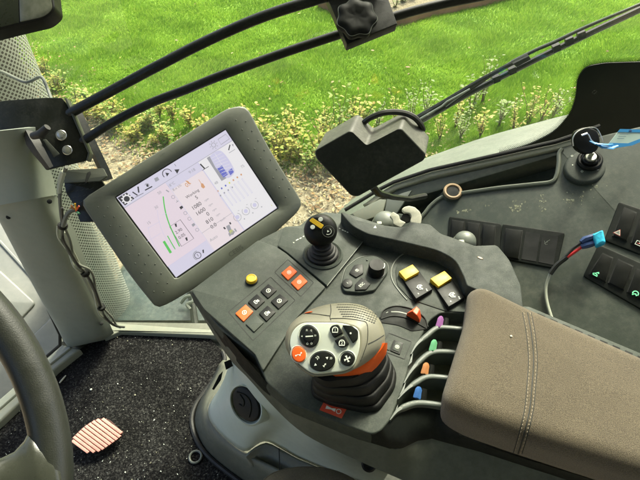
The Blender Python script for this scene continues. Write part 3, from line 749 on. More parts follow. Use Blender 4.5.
# ================================================================ ARMREST PAD
pad = thing('armrest_pad', 'brown grey tweed armrest pad with a double stitched seam, right of the console', 'armrest', PZ(.53)(560, 400))
PADP = PZ(.583)
pad_px = [(466,297,5),(490,297.5,8),(523,309.5,6),(640,357.5,4),(780,416,8),(800,560,8),(640,492,4),(592,480,6),(518,459,6),(470,444,14),(446,425,9),(443,408,10),(452,376,16),(463,335,20)]
pad_px = [(467,294,7),(480,291,8),(524,313,8),(640,364,4),(780,427,8),(800,540,8),(640,482,4),(518,443,6),(466,425,12),(444,411,9),(441,399,10),(452,363,16),(464,325,20)]
P0 = PZ(.557).map(fil(pad_px, 6, 5))
mb = MB().slab(P0, UP, .0, 0)
# rounded cushion: custom rings
mb = MB(); rr_ = .024
N0 = resample(P0, 160, True)
def inset(ringpts, d):
    n = len(ringpts); A = sum(ringpts[i].x*ringpts[(i+1) % n].y-ringpts[(i+1) % n].x*ringpts[i].y for i in range(n)); s = 1 if A > 0 else -1
    out = []
    for i in range(n):
        t = (ringpts[(i+2) % n]-ringpts[i-2]).normalized(); nn = V((-t.y, t.x, 0))*s
        out.append(ringpts[i]+nn*d)
    for _ in range(int(d*700)):
        out = [(out[i-1]+out[i]*2+out[(i+1) % n])/4 for i in range(n)]
    return out
rings = []
for k in range(5): rings.append([p+V((0, 0, -.038+.038*k/4)) for p in inset(N0, .004*(1-k/4))])
for k in range(1, 9):
    a = PI/2*k/8; rings.append([p+V((0, 0, .026*math.sin(a))) for p in inset(N0, rr_*(1-math.cos(a)))])
cpad = sum(rings[-1], V())/160
last = rings[-1]
for s_ in (.93, .8, .6, .35, .1): rings.append([V((cpad.x+(p.x-cpad.x)*s_, cpad.y+(p.y-cpad.y)*s_, p.z+.0035*(1-s_))) for p in last])
mb.loft(rings, True, True)
cush = mk('cushion', mb, M['fabric'], pad, sharp=180)
tr = bvh(cush)
def seamline(px, r, mt, name, dash=None, h=.0002):
    pts = []
    for p in resample(cr([(*q, 0) for q in px], 8), 120):
        q = onto(tr, p.x, p.y, h)
        if q: pts.append(q[0])
    mb = MB()
    if dash:
        for k in range(0, len(pts)-2, 3): mb.tube([pts[k], pts[k+1]+V((0, 0, .0004)), pts[k+2]], [r*.6, r, r*.6], 5)
    else: mb.tube(pts, r, 5)
    mk(name, mb, mt, pad)
S0 = [(526,312.5),(530,335),(532,360),(530.5,385),(528,410),(523,432),(519,446),(516.5,454)]
sh = lambda d: [(x+d, y) for x, y in S0]
seamline(sh(1.6), .0009, M['line'], 'seam', h=-.0002)
seamline(sh(-3.6), .0006, M['line'], 'seam', h=-.0002); seamline(sh(5.4), .0006, M['line'], 'seam', h=-.0002)
seamline(sh(-2.4), .0007, M['thread'], 'stitching', True, .0001); seamline(sh(4.0), .0007, M['thread'], 'stitching', True, .0001)
mk_t = onto(tr, 511, 336.5, .001)[0]
tag(mk('crumb', MB().ball(mk_t, .0018, 5, sc=(1, 1, .6)), M['cream']), 'tiny pale crumb lying on the tweed armrest pad', 'crumb')
q = HD(480, 257.8, .001)
tag(mk('leaf_scrap', MB().slab([q+V((x*.001, y*.001, 0)) for x, y in [(-4.5, 2), (-1, 3.4), (3.5, .5), (5, -3), (1, -2.6), (-2, -.5)]], UP, .0008, .0002, 1), M['tan']), 'small dry tan leaf scrap lying on the textured console hood', 'leaf scrap')
# ================================================================ DISPLAY TERMINAL
mo = V((-.37666, .68351, .57756)); mx = V((.76647, .61098, .19804)).normalized(); my = V((.53318, -.43335, -.72658)).normalized()
mn = V((.35811, -.66250, .65792)).normalized()
MP = PL(mo, mn)
term = thing('display_terminal', 'large dark grey tilted touch display with a lit machine status page, behind the button console', 'display', MP(190, 205)-mn*.04)
sc_px = [(116.5,197.5),(225.5,130),(277,208),(176,277.5)]
out_px = [(79.5,201,9),(227,108.5,4),(246,104.5,9),(270,150,40),(303,203,9),(297,213,6),(256,250.5,25),(228,269.5,25),(192,290,15),(170,303,8),(157,309,10),(131,277,20)]
scc = MP(198, 203)
NM = 128
def mring(px, h, r=3): return angres(MP.map(fil(px, r, 6), h), mn, NM, scc+mn*h)
def sc_r(ring, s, dh=0): return [scc+(p-scc)*s+mn*dh for p in ring]
O = mring(out_px, 0)
I = mring([(113.8,197.7,2),(225.8,128.3,2),(280,208,2),(175.7,280.3,2)], 0)
mb = MB()
mb.loft([[p+mn*(-.0015) for p in mring([(114.3,197.6,1),(225.6,128.8,1),(279.4,208,1),(175.8,279.8,1)], 0)], I, [a.lerp(b, .03)+mn*.001 for a, b in zip(I, O)], [a.lerp(b, .5)+mn*.0018 for a, b in zip(I, O)], [a.lerp(b, .93)+mn*.0018 for a, b in zip(I, O)], [a.lerp(b, .98)+mn*.0008 for a, b in zip(I, O)], [p-mn*.002 for p in O], [p-mn*.006 for p in O],
         [p-mn*.022 for p in sc_r(O, .985)], [p-mn*.036 for p in sc_r(O, .93)], [p-mn*.044 for p in sc_r(O, .8)]], True, True)
hous = mk('housing', mb, M['bezel'], term, sharp=50)
# flip not needed; raised dots on the frame
th_ = bvh(hous)
mb = MB(); cnt = 0
def dimple(u, v):
    h_ = onto(th_, u, v, 0)
    if h_: mb.lathe(h_[0]-h_[1]*.0002, h_[1], [(.0016, 0), (.0013, .0006), (.0005, .0009)], 8)
def grid_dots(o, a, b, na, nb, cond=None):
    for i in range(na):
        for j in range(nb):
            u = o[0]+a[0]*i+b[0]*j; v = o[1]+a[1]*i+b[1]*j
            if j % 2: u += a[0]*.5; v += a[1]*.5
            if cond is None or cond(u, v): dimple(u, v)
# right side rows, left side rows
grid_dots((236,120), (6.2,9.6), (6.6,-3.6), 9, 4, lambda u, v: u < 292 and (v-110)*.62 > (u-245)-2 and (u-236)*1.47 < (v-118)+40)
mk('raised_dots', mb, M['bezel'], hous); mb = MB()
grid_dots((98,207), (6.2,9.4), (6.8,-4.4), 10, 4, lambda u, v: u > 88 and (u-112)*1.36 < (v-203)-1)
mk('raised_dots', mb, M['bezel'], hous)
mb = MB(); mb.text('CEBIS', MP(232.5, 253.3, .0037)-my*.0, mx, -my, .0125, 0, ext=.0004)
h_ = onto(th_, 236, 251, .0001); 
mb = MB(); mb.text('CEBIS', h_[0], MP(246,245)-MP(232,254.5), -my, .0135, 0, ext=.0004, h=.0001)
mk('embossed_name', mb, mat('embossed', (.055, .06, .052), .5), hous)
mb = MB(); h_ = onto(th_, 163.5, 154, .0002)
P0 = h_[0]; mb.stroke([P0+mx*(-.006+.012*k/8)+my*(-.0022*math.sin(PI*k/8)) for k in range(9)], h_[1], .0008, 0, h=.0003)
mk('embossed_mark', mb, M['edge'], hous)
# black frame + glowing panel
mb = MB(); fi = MP.map(sc_px, -.0014)
fo = MP.map([(113.9,197.6),(225.8,128.6),(279.7,208),(175.8,280.1)], -.0014)
mb.slab(fo, mn, .002, 0)
mk('screen_frame', mb, M['bezeldark'], term)
def emi(name, c, s=1.0):
    m = bpy.data.materials.new(name); m.use_nodes = True; b = m.node_tree.nodes['Principled BSDF']
    b.inputs['Base Color'].default_value = (.02, .02, .02, 1); b.inputs['Roughness'].default_value = .35
    b.inputs['Emission Color'].default_value = (*c, 1); b.inputs['Emission Strength'].default_value = s; return m
ES = .265
scm = emi('lit screen', (.74, .71, .86), ES)
# tint field: pinkish at lower left, white to the right (seen across the page in the photo's page layout)
SP = MP.off(-.0010)
def S(u, v, h=0): return SP(u, v, h)
ems = [scm, emi('screen ink', (.05, .05, .06), ES), emi('screen pink page', (.86, .74, .82), ES), emi('screen white page', (.90, .88, .90), ES), emi('screen green', (.12, .62, .12), ES),
       emi('screen blue', (.16, .18, .62), ES), emi('screen lilac', (.68, .66, .86), ES), emi('screen grey', (.38, .38, .42), ES), emi('screen orange', (.72, .38, .2), ES), emi('screen yellow', (.75, .8, .15), ES), emi('screen pale pink page', (.90, .80, .83), ES)]
mb = MB()
mb.flat(SP.map(sc_px), mn, 0)
h1 = .0002; h2 = .0003
# pages
def lerp2(a, b, t): return (a[0]+(b[0]-a[0])*t, a[1]+(b[1]-a[1])*t)
TL, TR, BR, BL = sc_px
def SC(x, y):
    """screen position, x,y in 0..1"""
    p = mo+mx*.246*x+my*.1845*y; return p-mn*.0010
def rect(x0, y0, x1, y1, m, h=.0001): mb.add([SC(x0, y1)+mn*h, SC(x1, y1)+mn*h, SC(x1, y0)+mn*h, SC(x0, y0)+mn*h], [[0, 1, 2, 3]], m)
def ln(pts, w, m, h=h2, c=False): mb.stroke([SC(*p) for p in pts], mn, w, m, c, h)
def inv(u, v):
    p = MP(u, v)-mo; return (p.dot(mx)/.246, p.dot(my)/.1845)
def pl(pts, w, m, c=False, h=h2): mb.stroke([S(*p) for p in pts], mn, w, m, c, h)
def pt(s, u, v, size, m=1, al='CENTER'):
    mb.text(s, S(u, v), mx, -my, size, m, al, h=h2)
def pf(pts, m, h=h2): mb.flat([S(*p) for p in pts], mn, m, h)
rect(0, .13, .36, .86, 2); rect(.36, .22, .66, 1, 10); rect(.665, .13, 1, 1, 3)
ln([(0, .125), (1, .125)], .0007, 7); ln([(.66, .125), (.66, 1)], .0014, 6); ln([(.365, .125), (.365, 1)], .0008, 6); ln([(0, .86), (.365, .86)], .0007, 6); ln([(.365, .77), (.66, .77)], .0006, 7)
ln([(.365, .22), (.66, .22)], .0006, 6)
# icons of the bar
pf([(117.5,198),(126.5,192.5),(134.5,198.5),(125,205.5)], 1, h1)
a = SP(126.8, 198.9); mb.stroke([a+mx*.0065*math.cos(t)+my*.0065*math.sin(t) for t in [k*PI/9 for k in range(18)]], mn, .0024, 3, True, h2)
for k in range(10):
    t = k*PI/5; mb.stroke([a+(mx*math.cos(t)+my*math.sin(t))*.007, a+(mx*math.cos(t)+my*math.sin(t))*.0098], mn, .0022, 3, False, h2)
pl([(132.5,192),(137.5,195.3)], .0022, 1); pl([(138,186.6),(138.8,192.6)], .0026, 1); pl([(135,197.5),(143.5,193)], .0008, 1)
a = SP(147, 185.3); mb.stroke([a+mx*.0035*math.cos(t)+my*.0035*math.sin(t) for t in [k*PI/6-2.6 for k in range(9)]], mn, .0012, 7, False, h2); pf([(146,184.5),(148,184),(148.6,186.4),(146.8,187)], 1); pl([(145,190.3),(152.2,186.4)], .0022, 1)
pf([(154,178.5),(157.5,176.8),(159.4,179.8),(155.6,182)], 7)
a = SP(167.3, 173.6); mb.stroke([a+mx*.0088*math.cos(t)+my*.0088*math.sin(t) for t in [PI*.9+k*PI*1.15/10 for k in range(11)]], mn, .0014, 1, False, h2); pf([(165.3,172.6),(169.3,173.3),(167,176.5)], 1)
pf([(174.3,169.6),(179.5,169.2),(177.2,173.8)], 1); pt('1', 175.3, 165.3, .0075)
a = SP(213.6, 145); mb.stroke([a+mx*.0042*math.cos(t)+my*.0042*math.sin(t) for t in [k*PI/8 for k in range(16)]], mn, .0011, 7, True, h2)
for k in range(8):
    t = k*PI/4; d = mx*math.cos(t)+my*math.sin(t); mb.stroke([a+d*.0062, a+d*.0088], mn, .0011, 7, False, h2)
pl([(218,139.4),(225.6,134.2),(229.4,138.8),(221,144.6)], .0011, 7, True)
pt('18°C', 171.3, 184.7, .0075, 7); pt('8.x l/h', 177.0, 187.6, .0078, 7); pt('9:18', 192, 171, .0082, 7)
pl([(166,190),(169,192)], .002, 7)
# tachometer
g = [(163.2,196.5),(164.2,205),(166,214),(169.2,224),(173.6,234),(179.6,246.5)]
pl([(p.x, p.y) for p in cr([(*q, 0) for q in g], 5)], .0022, 4)
pl([(p.x, p.y) for p in cr([(157.3,210,0),(158.5,219,0),(161.5,229,0),(166.5,239.5,0),(175.3,249.5,0)], 5)], .0006, 6)
pl([(167.5,235.8),(171.2,242.5),(175.2,249.3)], .0018, 4); pf([(162.6,241.8),(164.8,240.6),(172,252.3),(169.8,253.6)], 4)
pl([(p.x, p.y) for p in cr([(148,227,0),(150,236,0),(155,247,0),(161,256,0)], 5)], .0006, 6)
pt('50', 159.5, 192.8, .0075, 7); pt('30', 156.3, 207.4, .0075, 7); pt('15', 148.8, 223, .0075, 7)
pl([(148,228),(160,221.5)], .0006, 6); pl([(143,244),(161,233)], .0006, 6); pl([(162,215),(167,213)], .0006, 6)
pl([(169.6,226.8),(180.2,219.6),(193.8,238.4),(181.5,246.4)], .0009, 1, True)
pt('2.90', 178.8, 231, .0085); pt('0.05', 181.9, 236.1, .0085)
pf([(174.4,224.2),(176.4,223.2),(177,226.6),(175.8,227.2)], 1); pf([(185,238),(187,237),(187.8,240.4),(186.6,241)], 1)
# engine column
a = SP(173.3, 197.2)
for (u, v, k) in [(173,197,'o'), (177.5,201.5,'l'), (181.5,207.7,'b'), (185.2,213.1,'o'), (189.3,218.7,'o'), (193.6,225,'b2'), (197,229.8,'o')]:
    a = SP(u, v)
    if k[0] == 'o':
        mb.stroke([a+mx*x*.001+my*y*.001 for x, y in [(-3, 1), (-2, -2.6), (1.5, -3), (3.4, -.5), (2.6, 2.8), (-1.2, 3.2)]], mn, .0009, 7, True, h2)
    elif k == 'l': mb.stroke([a-mx*.003, a+mx*.003], mn, .001, 7, False, h2); mb.stroke([a-my*.003, a], mn, .001, 7, False, h2)
    else:
        mb.flat([a+mx*x*.001+my*y*.001 for x, y in [(-3, -3), (3, -3), (3, 1.5), (-3, 2.5)]], mn, 1 if k == 'b' else 7, h2)
a = SP(188.2, 184.3); mb.text('0.-', a, mx, -my, .012, 8, h=h2)
pf([(185,180.5),(188,181),(191,184.4),(188.5,184)], 8); pf([(200.8,183.2),(203,183.5),(205.2,187),(203.4,188.6),(201.2,187)], 8); pl([(198.6,179.5),(201.6,184)], .001, 8)
pt('Working', 192.4, 193.8, .0082); pt('5', 196.6, 197.5, .0102)
for s, u, v in [('1080',196.6,206),('1600',200.6,211.7),('0',207.9,214),('810',209.6,220.6),('0.0',213.6,225.8)]: pt(s, u, v, .0108)
for s, u, v in [('rpm',206.6,199.7),('rpm',210.6,204.6),('rpm',214.4,209.6),('rpm',218,214.6),('km/h',222.9,219.4)]: pt(s, u, v, .0058, 7)
pt('Auto', 213.6, 238.3, .0085, 7)
# tractor picture
pf([(226,226.3),(229.3,224.4),(231.4,229.4),(235,231.6),(233.4,234.6),(230,235.4),(228.6,232)], 7); pf([(229,231),(232.2,229.3),(233.4,232.3),(230.6,234)], 9)
pl([(223.6,227.3),(225.4,229)], .003, 1); pl([(229.6,222.3),(230.8,224.2)], .003, 1); pl([(228.8,233.2),(230.2,236.2)], .003, 7); pl([(234.5,228.6),(236.4,231.6)], .003, 7)
a = SP(197.8, 255.3); mb.stroke([a+mx*.0062*math.cos(t)+my*.0062*math.sin(t) for t in [k*PI/9 for k in range(18)]], mn, .0012, 1, True, h2); mb.text('1', a, mx, -my, .009, 1, h=h2)
mb.stroke([a+mx*.0088*math.cos(t)+my*.0088*math.sin(t) for t in [2.3+k*PI/9 for k in range(9)]], mn, .0014, 7, False, h2); pf([(202.3,250),(203.8,249.4),(204,253),(202.8,253)], 1)
# boom page (right)
pl([(200.2,164),(204.6,168.6)], .0028, 1); pl([(202,170.6),(208.7,166.4)], .0011, 1)
pl([(230,144.8),(228.6,150.2)], .0022, 1); pl([(229,153),(235,149.3)], .0010, 7); pf([(231.6,144.6),(233.4,144),(233.4,146.8)], 7)
pf([(206.7,158.1),(209.6,156.2),(215.5,167.5),(226.5,178.1),(221.6,181)], 7, h1)
pf([(p.x, p.y) for p in cr([(209.6,156.2,0),(214.5,152.2,0),(220,150.6,0),(225.4,155,0),(231.5,164,0),(234.4,172.5,0),(226.5,178.1,0),(216,168,0)], 4)], 6, h1)
for k in range(7):
    t = k/6; pl([(211+10.8*t*1.0, 158.5+14*t), (222+11.5*t, 152.8+17*t)], .0006, 3, False, h2+.0001)
pl([(214.5,153),(229,176)], .0007, 3, False, h2+.0001)
pf([(217.2,168.6),(222.2,165.2),(228.6,174.2),(223.4,177.6)], 5); pf([(228,171),(231.8,168.2),(233.8,172),(230.4,175.4)], 5)
for k in range(3): pl([(218.8+2*k, 171+2.6*k), (224+2*k, 167.7+2.6*k)], .0006, 6, False, h2+.0001)
pt('48', 216.2, 183, .0078, 7); pt('75', 242.6, 166.5, .0078, 7)
# sliders
for i in range(7):
    u0 = 217.5+i*3.9; v0 = 191-i*2.75; L_ = 15+(.5 if i > 2 else 0)
    dx, dy = .62, .88
    if i < 3: pl([(u0+2, v0+4), (u0+2+L_*dx, v0+4+L_*dy)], .0024, 6, False, h1); pl([(u0+2.4, v0+4.4), (u0+1.6+L_*dx, v0+3.6+L_*dy)], .0012, 3)
    else: pl([(u0+1, v0+4), (u0+1+(L_+1)*dx, v0+4+(L_+1)*dy)], .0028, 6, False, h1); pl([(u0+1.4, v0+4.4), (u0+.6+(L_+1)*dx, v0+3.6+(L_+1)*dy)], .0016, 3)
    c = [8, 5, 5, 9, 8, 8, 8][i]; pf([(u0-.8, v0-.3), (u0+.6, v0-1), (u0+1.3, v0+.6), (u0, v0+1.2)], c)
    if i < 4: pf([(u0+2.2, v0+4.2), (u0+3.4, v0+3.6), (u0+3.8, v0+5), (u0+2.8, v0+5.6)], 7, h2+.0001)
for k, (u, v) in enumerate([(237.4,217.1),(245.8,211.1),(254.6,205)]):
    a = SP(u, v); mb.stroke([a+mx*.0078*math.cos(t)+my*.0078*math.sin(t) for t in [-1+k*PI/9 for k in range(16)]], mn, .0009, 7, False, h2)
    mb.flat([a+mx*.0042*math.cos(t)+my*.0042*math.sin(t) for t in [k*PI/6 for k in range(12)]], mn, 6, h2)
    pf([(u+6, v+1.8), (u+7.6, v+1), (u+7.4, v+2.6)], 7)
    pl([(u+.4, v-6.2), (u+1.8, v-6.8)], .0008, 7)
pl([(263,188.5),(265.5,193.5)], .0004, 6); pl([(271.2,204.8),(272,206)], .001, 9)
mk('screen', mb, ems, term, smooth=False)
# mounting arm behind the display
mb = MB().tube([MP(200, 205, -.04), MP(170, 200, -.08), V((-.36, .80, .55))], .014, 12)
mk('mounting_arm', mb, M['metalb'], term)

# ================================================================ FRONT PILLAR
PX = lambda u, v, d: D(u, v, d)
pil = thing('front_pillar', 'pale grey green plastic cab pillar rising at the left, seamed below its upper cover', 'pillar', V((-.66, .77, 0)))
def station(l, r, dl, dr, bulge, n=14):
    a = D(*l, dl); b = D(*r, dr); c = (a+b)/2; w = (b-a)/2
    toc = (CAM-c).normalized(); toc = (toc-w.normalized()*toc.dot(w.normalized())).normalized()
    out = []
    for k in range(n+1):
        t = PI*k/n; ct = math.cos(t); st = math.sin(t)
        sx = math.copysign(abs(ct)**.75, ct); out.append(c-w*sx+toc*bulge*abs(st)**.7)
    out.append(b-toc*.03); out.append(a-toc*.03)
    return out
low = [((-8,196),(47,196),.94,.93),((2,216),(54,211),.97,.96),((15,240),(65.5,233),1.02,1.0),((30,270),(78,265),1.09,1.07),((46,301),(92,294),1.17,1.15),((60,328),(105,326),1.255,1.25),((67,341),(108,334),1.30,1.29),((72,347),(100,341),1.325,1.32)]
mk('lower_trim', MB().loft([station(l, r, dl, dr, .035) for l, r, dl, dr in low], True, True), M['pillar'], pil, sharp=50)
up = [((-60,60),(-4,62),.76,.76),((-45,120),(20,124),.84,.84),((-30,150),(35,150),.88,.88),((-22,166),(39,163),.90,.895),((-12,190),(45,182),.925,.92),((-8,200),(48,196.5),.935,.925)]
up = [((-30,138),(18,131),.875,.875),((-38,134.5),(24,127.5),.84,.84),((-40,135),(27,128),.83,.83),((-36,140),(30,134),.84,.84),((-28,152),(35,150),.87,.87),((-22,166),(39,163),.895,.89),((-12,188),(45,182),.92,.915),((-4,206),(47.5,196.5),.935,.925)]
mk('upper_cover', MB().loft([station(l, r, dl, dr, .04) for l, r, dl, dr in up], True, True), M['pillar'], pil, sharp=50)
mb = MB()
for u, v, d in [(49.5,201.5,.90),(8.5,217,.935),(101.5,323.5,1.215),(68,336.5,1.275)]:
    o = D(u, v, d); mb.lathe(o, (CAM-o), [(.0045, -.02), (.0045, 0), (.0030, .001), (.0001, .001)], 12)
mk('screw', mb, M['hole'], pil)
mb = MB().tube([p-V((0,0,0)) for p in cr([D(-20,180,.955), D(0,209,.985), D(16,242,1.045), D(31,272,1.11), D(47,303,1.19), D(62,333,1.28), D(66,342,1.315)], 4)], .0055, 8)
mk('edge_seal', mb, M['rubber'], pil)
mk('footing', MB().slab([D(u, v, 1.36) for u, v in fil([(66,334),(60,345),(76,351),(104,342),(112,332),(106,322)], 3)], UP, .02, .003), M['olive'], pil)

# ================================================================ BLACK BRACKET + RAILS
BP = PL(D(50, 130, .86), (.15, -.72, .67))
br = thing('steel_bracket', 'black painted steel bracket plate with two zinc bolts, fixed to the cab pillar', 'bracket', BP(60, 140, -.02))
bk = fil([(-30,108,0),(4,100.5,2),(46,97.5,2),(62,97.8,1.5),(68,107,1),(88,153,2),(86,160.5,2),(62,166,1),(46,170,1),(30,150,1),(-30,150,0)], 1)
plate = mk('plate', MB().slab(BP.map(bk), BP.n, .006, .0012, 2), M['metalb'], br)
mk('folded_flange', MB().slab(BP.map([(64,98),(66.5,98),(70,106),(90,153),(87.5,160.5),(86,160.5),(88,153),(68,107)], .004), BP.n, .02, .0006), M['plate'], br)
for (u, v, r_) in [(61.5,135.3,5.2),(67.5,150.3,4.8)]:
    o = BP(u, v, .0); rr = r_*.86/F
    mb = MB().lathe(o, BP.n, [(rr, 0), (rr, .0018), (rr*.92, .0024), (.0001, .0024)], 24)
    mb.slab([o+BP.n*.0062+basis(BP.n)[0]*rr*.66*math.cos(k*PI/3+.3)+basis(BP.n)[1]*rr*.66*math.sin(k*PI/3+.3) for k in range(6)], BP.n, .005, .0006)
    mk('bolt', mb, M['steel'], br)
# lower shelf with slot
P1 = [D(64,170,.90), D(104,168.5,.92), D(106.5,172,.93), D(100,180.5,.895), D(66,182,.875)]
nS = (P1[1]-P1[0]).cross(P1[4]-P1[0]); nS = nS if nS.z > 0 else -nS
SPL = PL(D(82,176,.90), (.0, -.55, .83))
shelf = mk('slotted_shelf', MB().slab(SPL.map(fil([(62,170),(103,168),(107,176),(100,181),(64,183)], 1)), SPL.n, .004, .0008), M['plate'], br)
mk('slot', MB().slab(SPL.map(fil([(87,172.5),(90.5,171),(91,173.5),(86.5,183),(84.5,182.5)], 1), .0006), SPL.n, .002, .0003), M['hole'], br)
LP2 = PL(D(85,195,.905), (.1, -.75, .62))
lowp = mk('lower_plate', MB().slab(LP2.map(fil([(64,182),(101,180),(112,195),(104,222),(80,222),(74,205),(66,193)], 1)), LP2.n, .005, .0008), M['metalb'], br)
mb = MB()
for i in range(6):
    for j in range(4):
        u = 70+i*5+j*2.2; v = 186+j*5.5-i*.8
        if u < 96: mb.stroke([LP2(u-1.5, v+.8), LP2(u+1.5, v-.8)], LP2.n, .0007, 0, h=.0004)
mk('tread_pattern', mb, M['plate'], lowp)
# clamp screw by the cover
mb = MB(); o = D(36, 137, .80)
mb.tube([D(28,133,.83), D(33,142,.82), D(39,152,.82), D(50,168,.83)], [.008, .0115, .010, .006], 4)
mb.tube([D(33,136,.80), D(41,134,.79), D(47.5,127,.785)], [.006, .0075, .0055], 12)
mk('clamp_screw', mb, M['rubber'], br)
mk('spacer', MB().slab([D(*p, .82) for p in [(43,140),(46,139),(60,154),(54,157.5)]], (CAM-D(50,150,.82)), .01, .001), M['plate'], br)

RD = .86
def rail_path(px, d0, d1):
    c = cr([(*q, 0) for q in px], 6); n = len(c)
    return [D(p.x, p.y, d0+(d1-d0)*k/(n-1)) for k, p in enumerate(c)]
rails = thing('mounting_rails', 'pair of curved black tubular rails crossing the lawn view from bracket to star knob', 'rail', D(82, 140, .9))
ru = [(66,116),(73,111.5),(100,97),(130,80.8),(160,64.8),(210,39.5),(262,17),(318,-1),(380,-18)]
rl = [(78,143),(87,138.5),(115,121),(151,103),(185,90),(220,76),(279,54.5),(339,34.5),(400,15),(440,4.5),(482,-4),(540,-16)]
mk('rail', MB().tube(rail_path(ru, .88, .78), [.0090]*49, 14), M['metalb'], rails, sharp=60)
mk('rail', MB().tube(rail_path(rl, .88, .80), [.0079]*67, 14), M['metalb'], rails, sharp=60)
mk('end_post', MB().tube([D(74,108,.905), D(80,120,.905), D(90,141,.91), D(104,170,.92), D(108,180,.925)], [.010]*5, 4), M['metalb'], rails)
# small edge of tube reflection is real gloss. star knob + clamp plate
kn = thing('clamp_knob', 'black seven lobed star knob on a clamp plate, joining the two curved rails', 'knob', D(360, 20, .77))
KP = PL(D(356, 16, .765), (.02, -.62, .78))
mk('clamp_plate', MB().slab(KP.map(fil([(324,-10),(332,9),(347,44.5),(397.5,24),(390,3),(384,-14)], 1), -.018), KP.n, .02, .0015, 2), M['metalb'], kn)
oc = KP(356.5, 18); e1k, e2k, nk = basis(KP.n); st_ = []
prof = []
for k in range(112):
    t = 2*PI*k/112; prof.append((t, 1-.14*(.5-.5*math.cos(7*t+.6))**.9))
def star(s, h): return [oc+(e1k*math.cos(t)+e2k*math.sin(t))*.0335*s*r_+nk*h for t, r_ in prof]
mb = MB().loft([star(.55, -.018), star(.9, -.014), star(1, -.009), star(1, .0), star(.97, .003), star(.9, .005), star(.55, .0065), star(.3, .004), star(.05, .004)], True, True)
mk('star_knob', mb, mat('knob plastic', (.006, .007, .006), .6, spec=.12), kn, sharp=55)
mk('knob_edge', MB().tube(star(.985, .0025), .0006, 5, 0, True), M['dgrey'], kn)

# ================================================================ WIRES on the pillar
wp = cr([D(66.5,167,.84), D(63,176,.87), D(60,190,.885), D(60.5,208,.905), D(62.5,226,.925), D(63,240,.95), D(70,254,.975), D(78,265,.99), D(85,273,1.01), D(93,288,1.05), D(101,307,1.11), D(106,318,1.16), D(114,325,1.24), D(124,327,1.26)], 6)
har = thing('wiring_harness', 'bundle of grey cables zip tied along the pillar edge, running down to the floor', 'cable', D(110, 322, 1.25))
for k, (mt, r_, off, s0) in enumerate([('wire', .0032, (0, 0, 0), 0), ('wireb', .0024, (.005, -.004, .004), 18), ('wire', .0026, (.009, .001, .003), 24), ('lwire', .0022, (-.004, -.004, .003), 24)]):
    pts = []
    for i, p in enumerate(wp[s0:]):
        j = i+s0; wob = .8+.7*math.sin(j*.35+k*1.7)
        pts.append(p+V(off)*wob)
    mk('cable', MB().tube(pts, r_, 8), M[mt], har)
for i in (24, 48, 60):
    c = wp[i]; t = (wp[i+1]-wp[i-1]).normalized()
    mk('cable_tie', MB().lathe(c+V((.002, -.002, .002))-t*.004, t, [(.0085, 0), (.0092, .002), (.0092, .006), (.0085, .008)], 14), M['black'], har)
mk('sleeve', MB().tube([p+V((.0, -.003, .002)) for p in wp[3:14]], [.0035, .005, .0055, .005, .0055, .005, .0045, .004, .004, .0035, .003], 8), M['lwire'], har)
w2 = cr([D(63,226,.915), D(66,217,.90), D(70,211.5,.895), D(76,209.5,.895)], 5)
mk('branch_cable', MB().tube(w2, .0042, 8), M['wire'], har)
for a, b, c in [((75,210),(71,205.5),'corange'), ((76,210),(75,203.5),'yellow'), ((76,211),(79,206),'lorange'), ((77,212),(79.5,213.5),'cgreen'), ((75,208),(69.5,208),'tan')]:
    mk('wire_end', MB().tube([D(*a, .893), D(*b, .885)], .0017, 6), M[c], har)
# pale pillar trim strip behind the cables
tag(mk('pillar_edge_strip', MB().tube([D(64,232,.97), D(72,252,1.0), D(84,276,1.05), D(95,298,1.12), D(103,318,1.2)], [.005]*5, 6), M['sill']), 'slim pale trim strip running down the pillar edge behind the zip tied cables', 'trim strip')
# bent wire rod top left
tag(mk('bent_rod', MB().tube(cr([D(-15,66,.93), D(0,71,.93), D(8,74.5,.93), D(16,78.5,.93), D(25,82,.93), D(32,80.5,.93), D(38,77.3,.93), D(42,77.5,.93), D(45,82.5,.93), D(48,90,.93), D(51,98,.92), D(53,104,.9)], 6), .0031, 8), M['dgrey']), 'thin bent grey wire rod in front of the perforated guard, top left', 'wire rod')
# mirror top left
mir = thing('rear_mirror', 'dark rounded mirror corner at the very top left, above the perforated guard', 'mirror', D(0, 5, .7))
QP = PL(D(20, 5, .7), (.12, -.68, .7))
mo_px = [(-90,-30,2),(50,-40,4),(53.5,0,3),(55,9,5),(45,18.5,6),(10,26.5,3),(-90,52,2)]
mk('mirror_housing', MB().slab(QP.map(fil(mo_px, 3, 5)), QP.n, .03, .003, 3), M['black'], mir)
mg = mat('mirror face', (.10, .105, .085), .2, dust=.5, ds=10, dc=(.2, .2, .16), var=.3, vs=20)
mk('mirror_glass', MB().slab(QP.map(fil([(18,-30,1),(49,-35,3),(51,0,3),(52.5,9,4),(44,16.5,5),(20,22,1)], 3, 4), .0008), QP.n, .002, .0006), mg, mir)
mk('dark_reflection', MB().slab(QP.map([(-90,-25),(17,-30),(18.5,22.6),(-90,49.5)], .0006), QP.n, .002, .0006), mat('mirror dark reflection', (.018, .022, .016), .3), mir)  # dark left part of the mirror's reflection, painted as a sheet
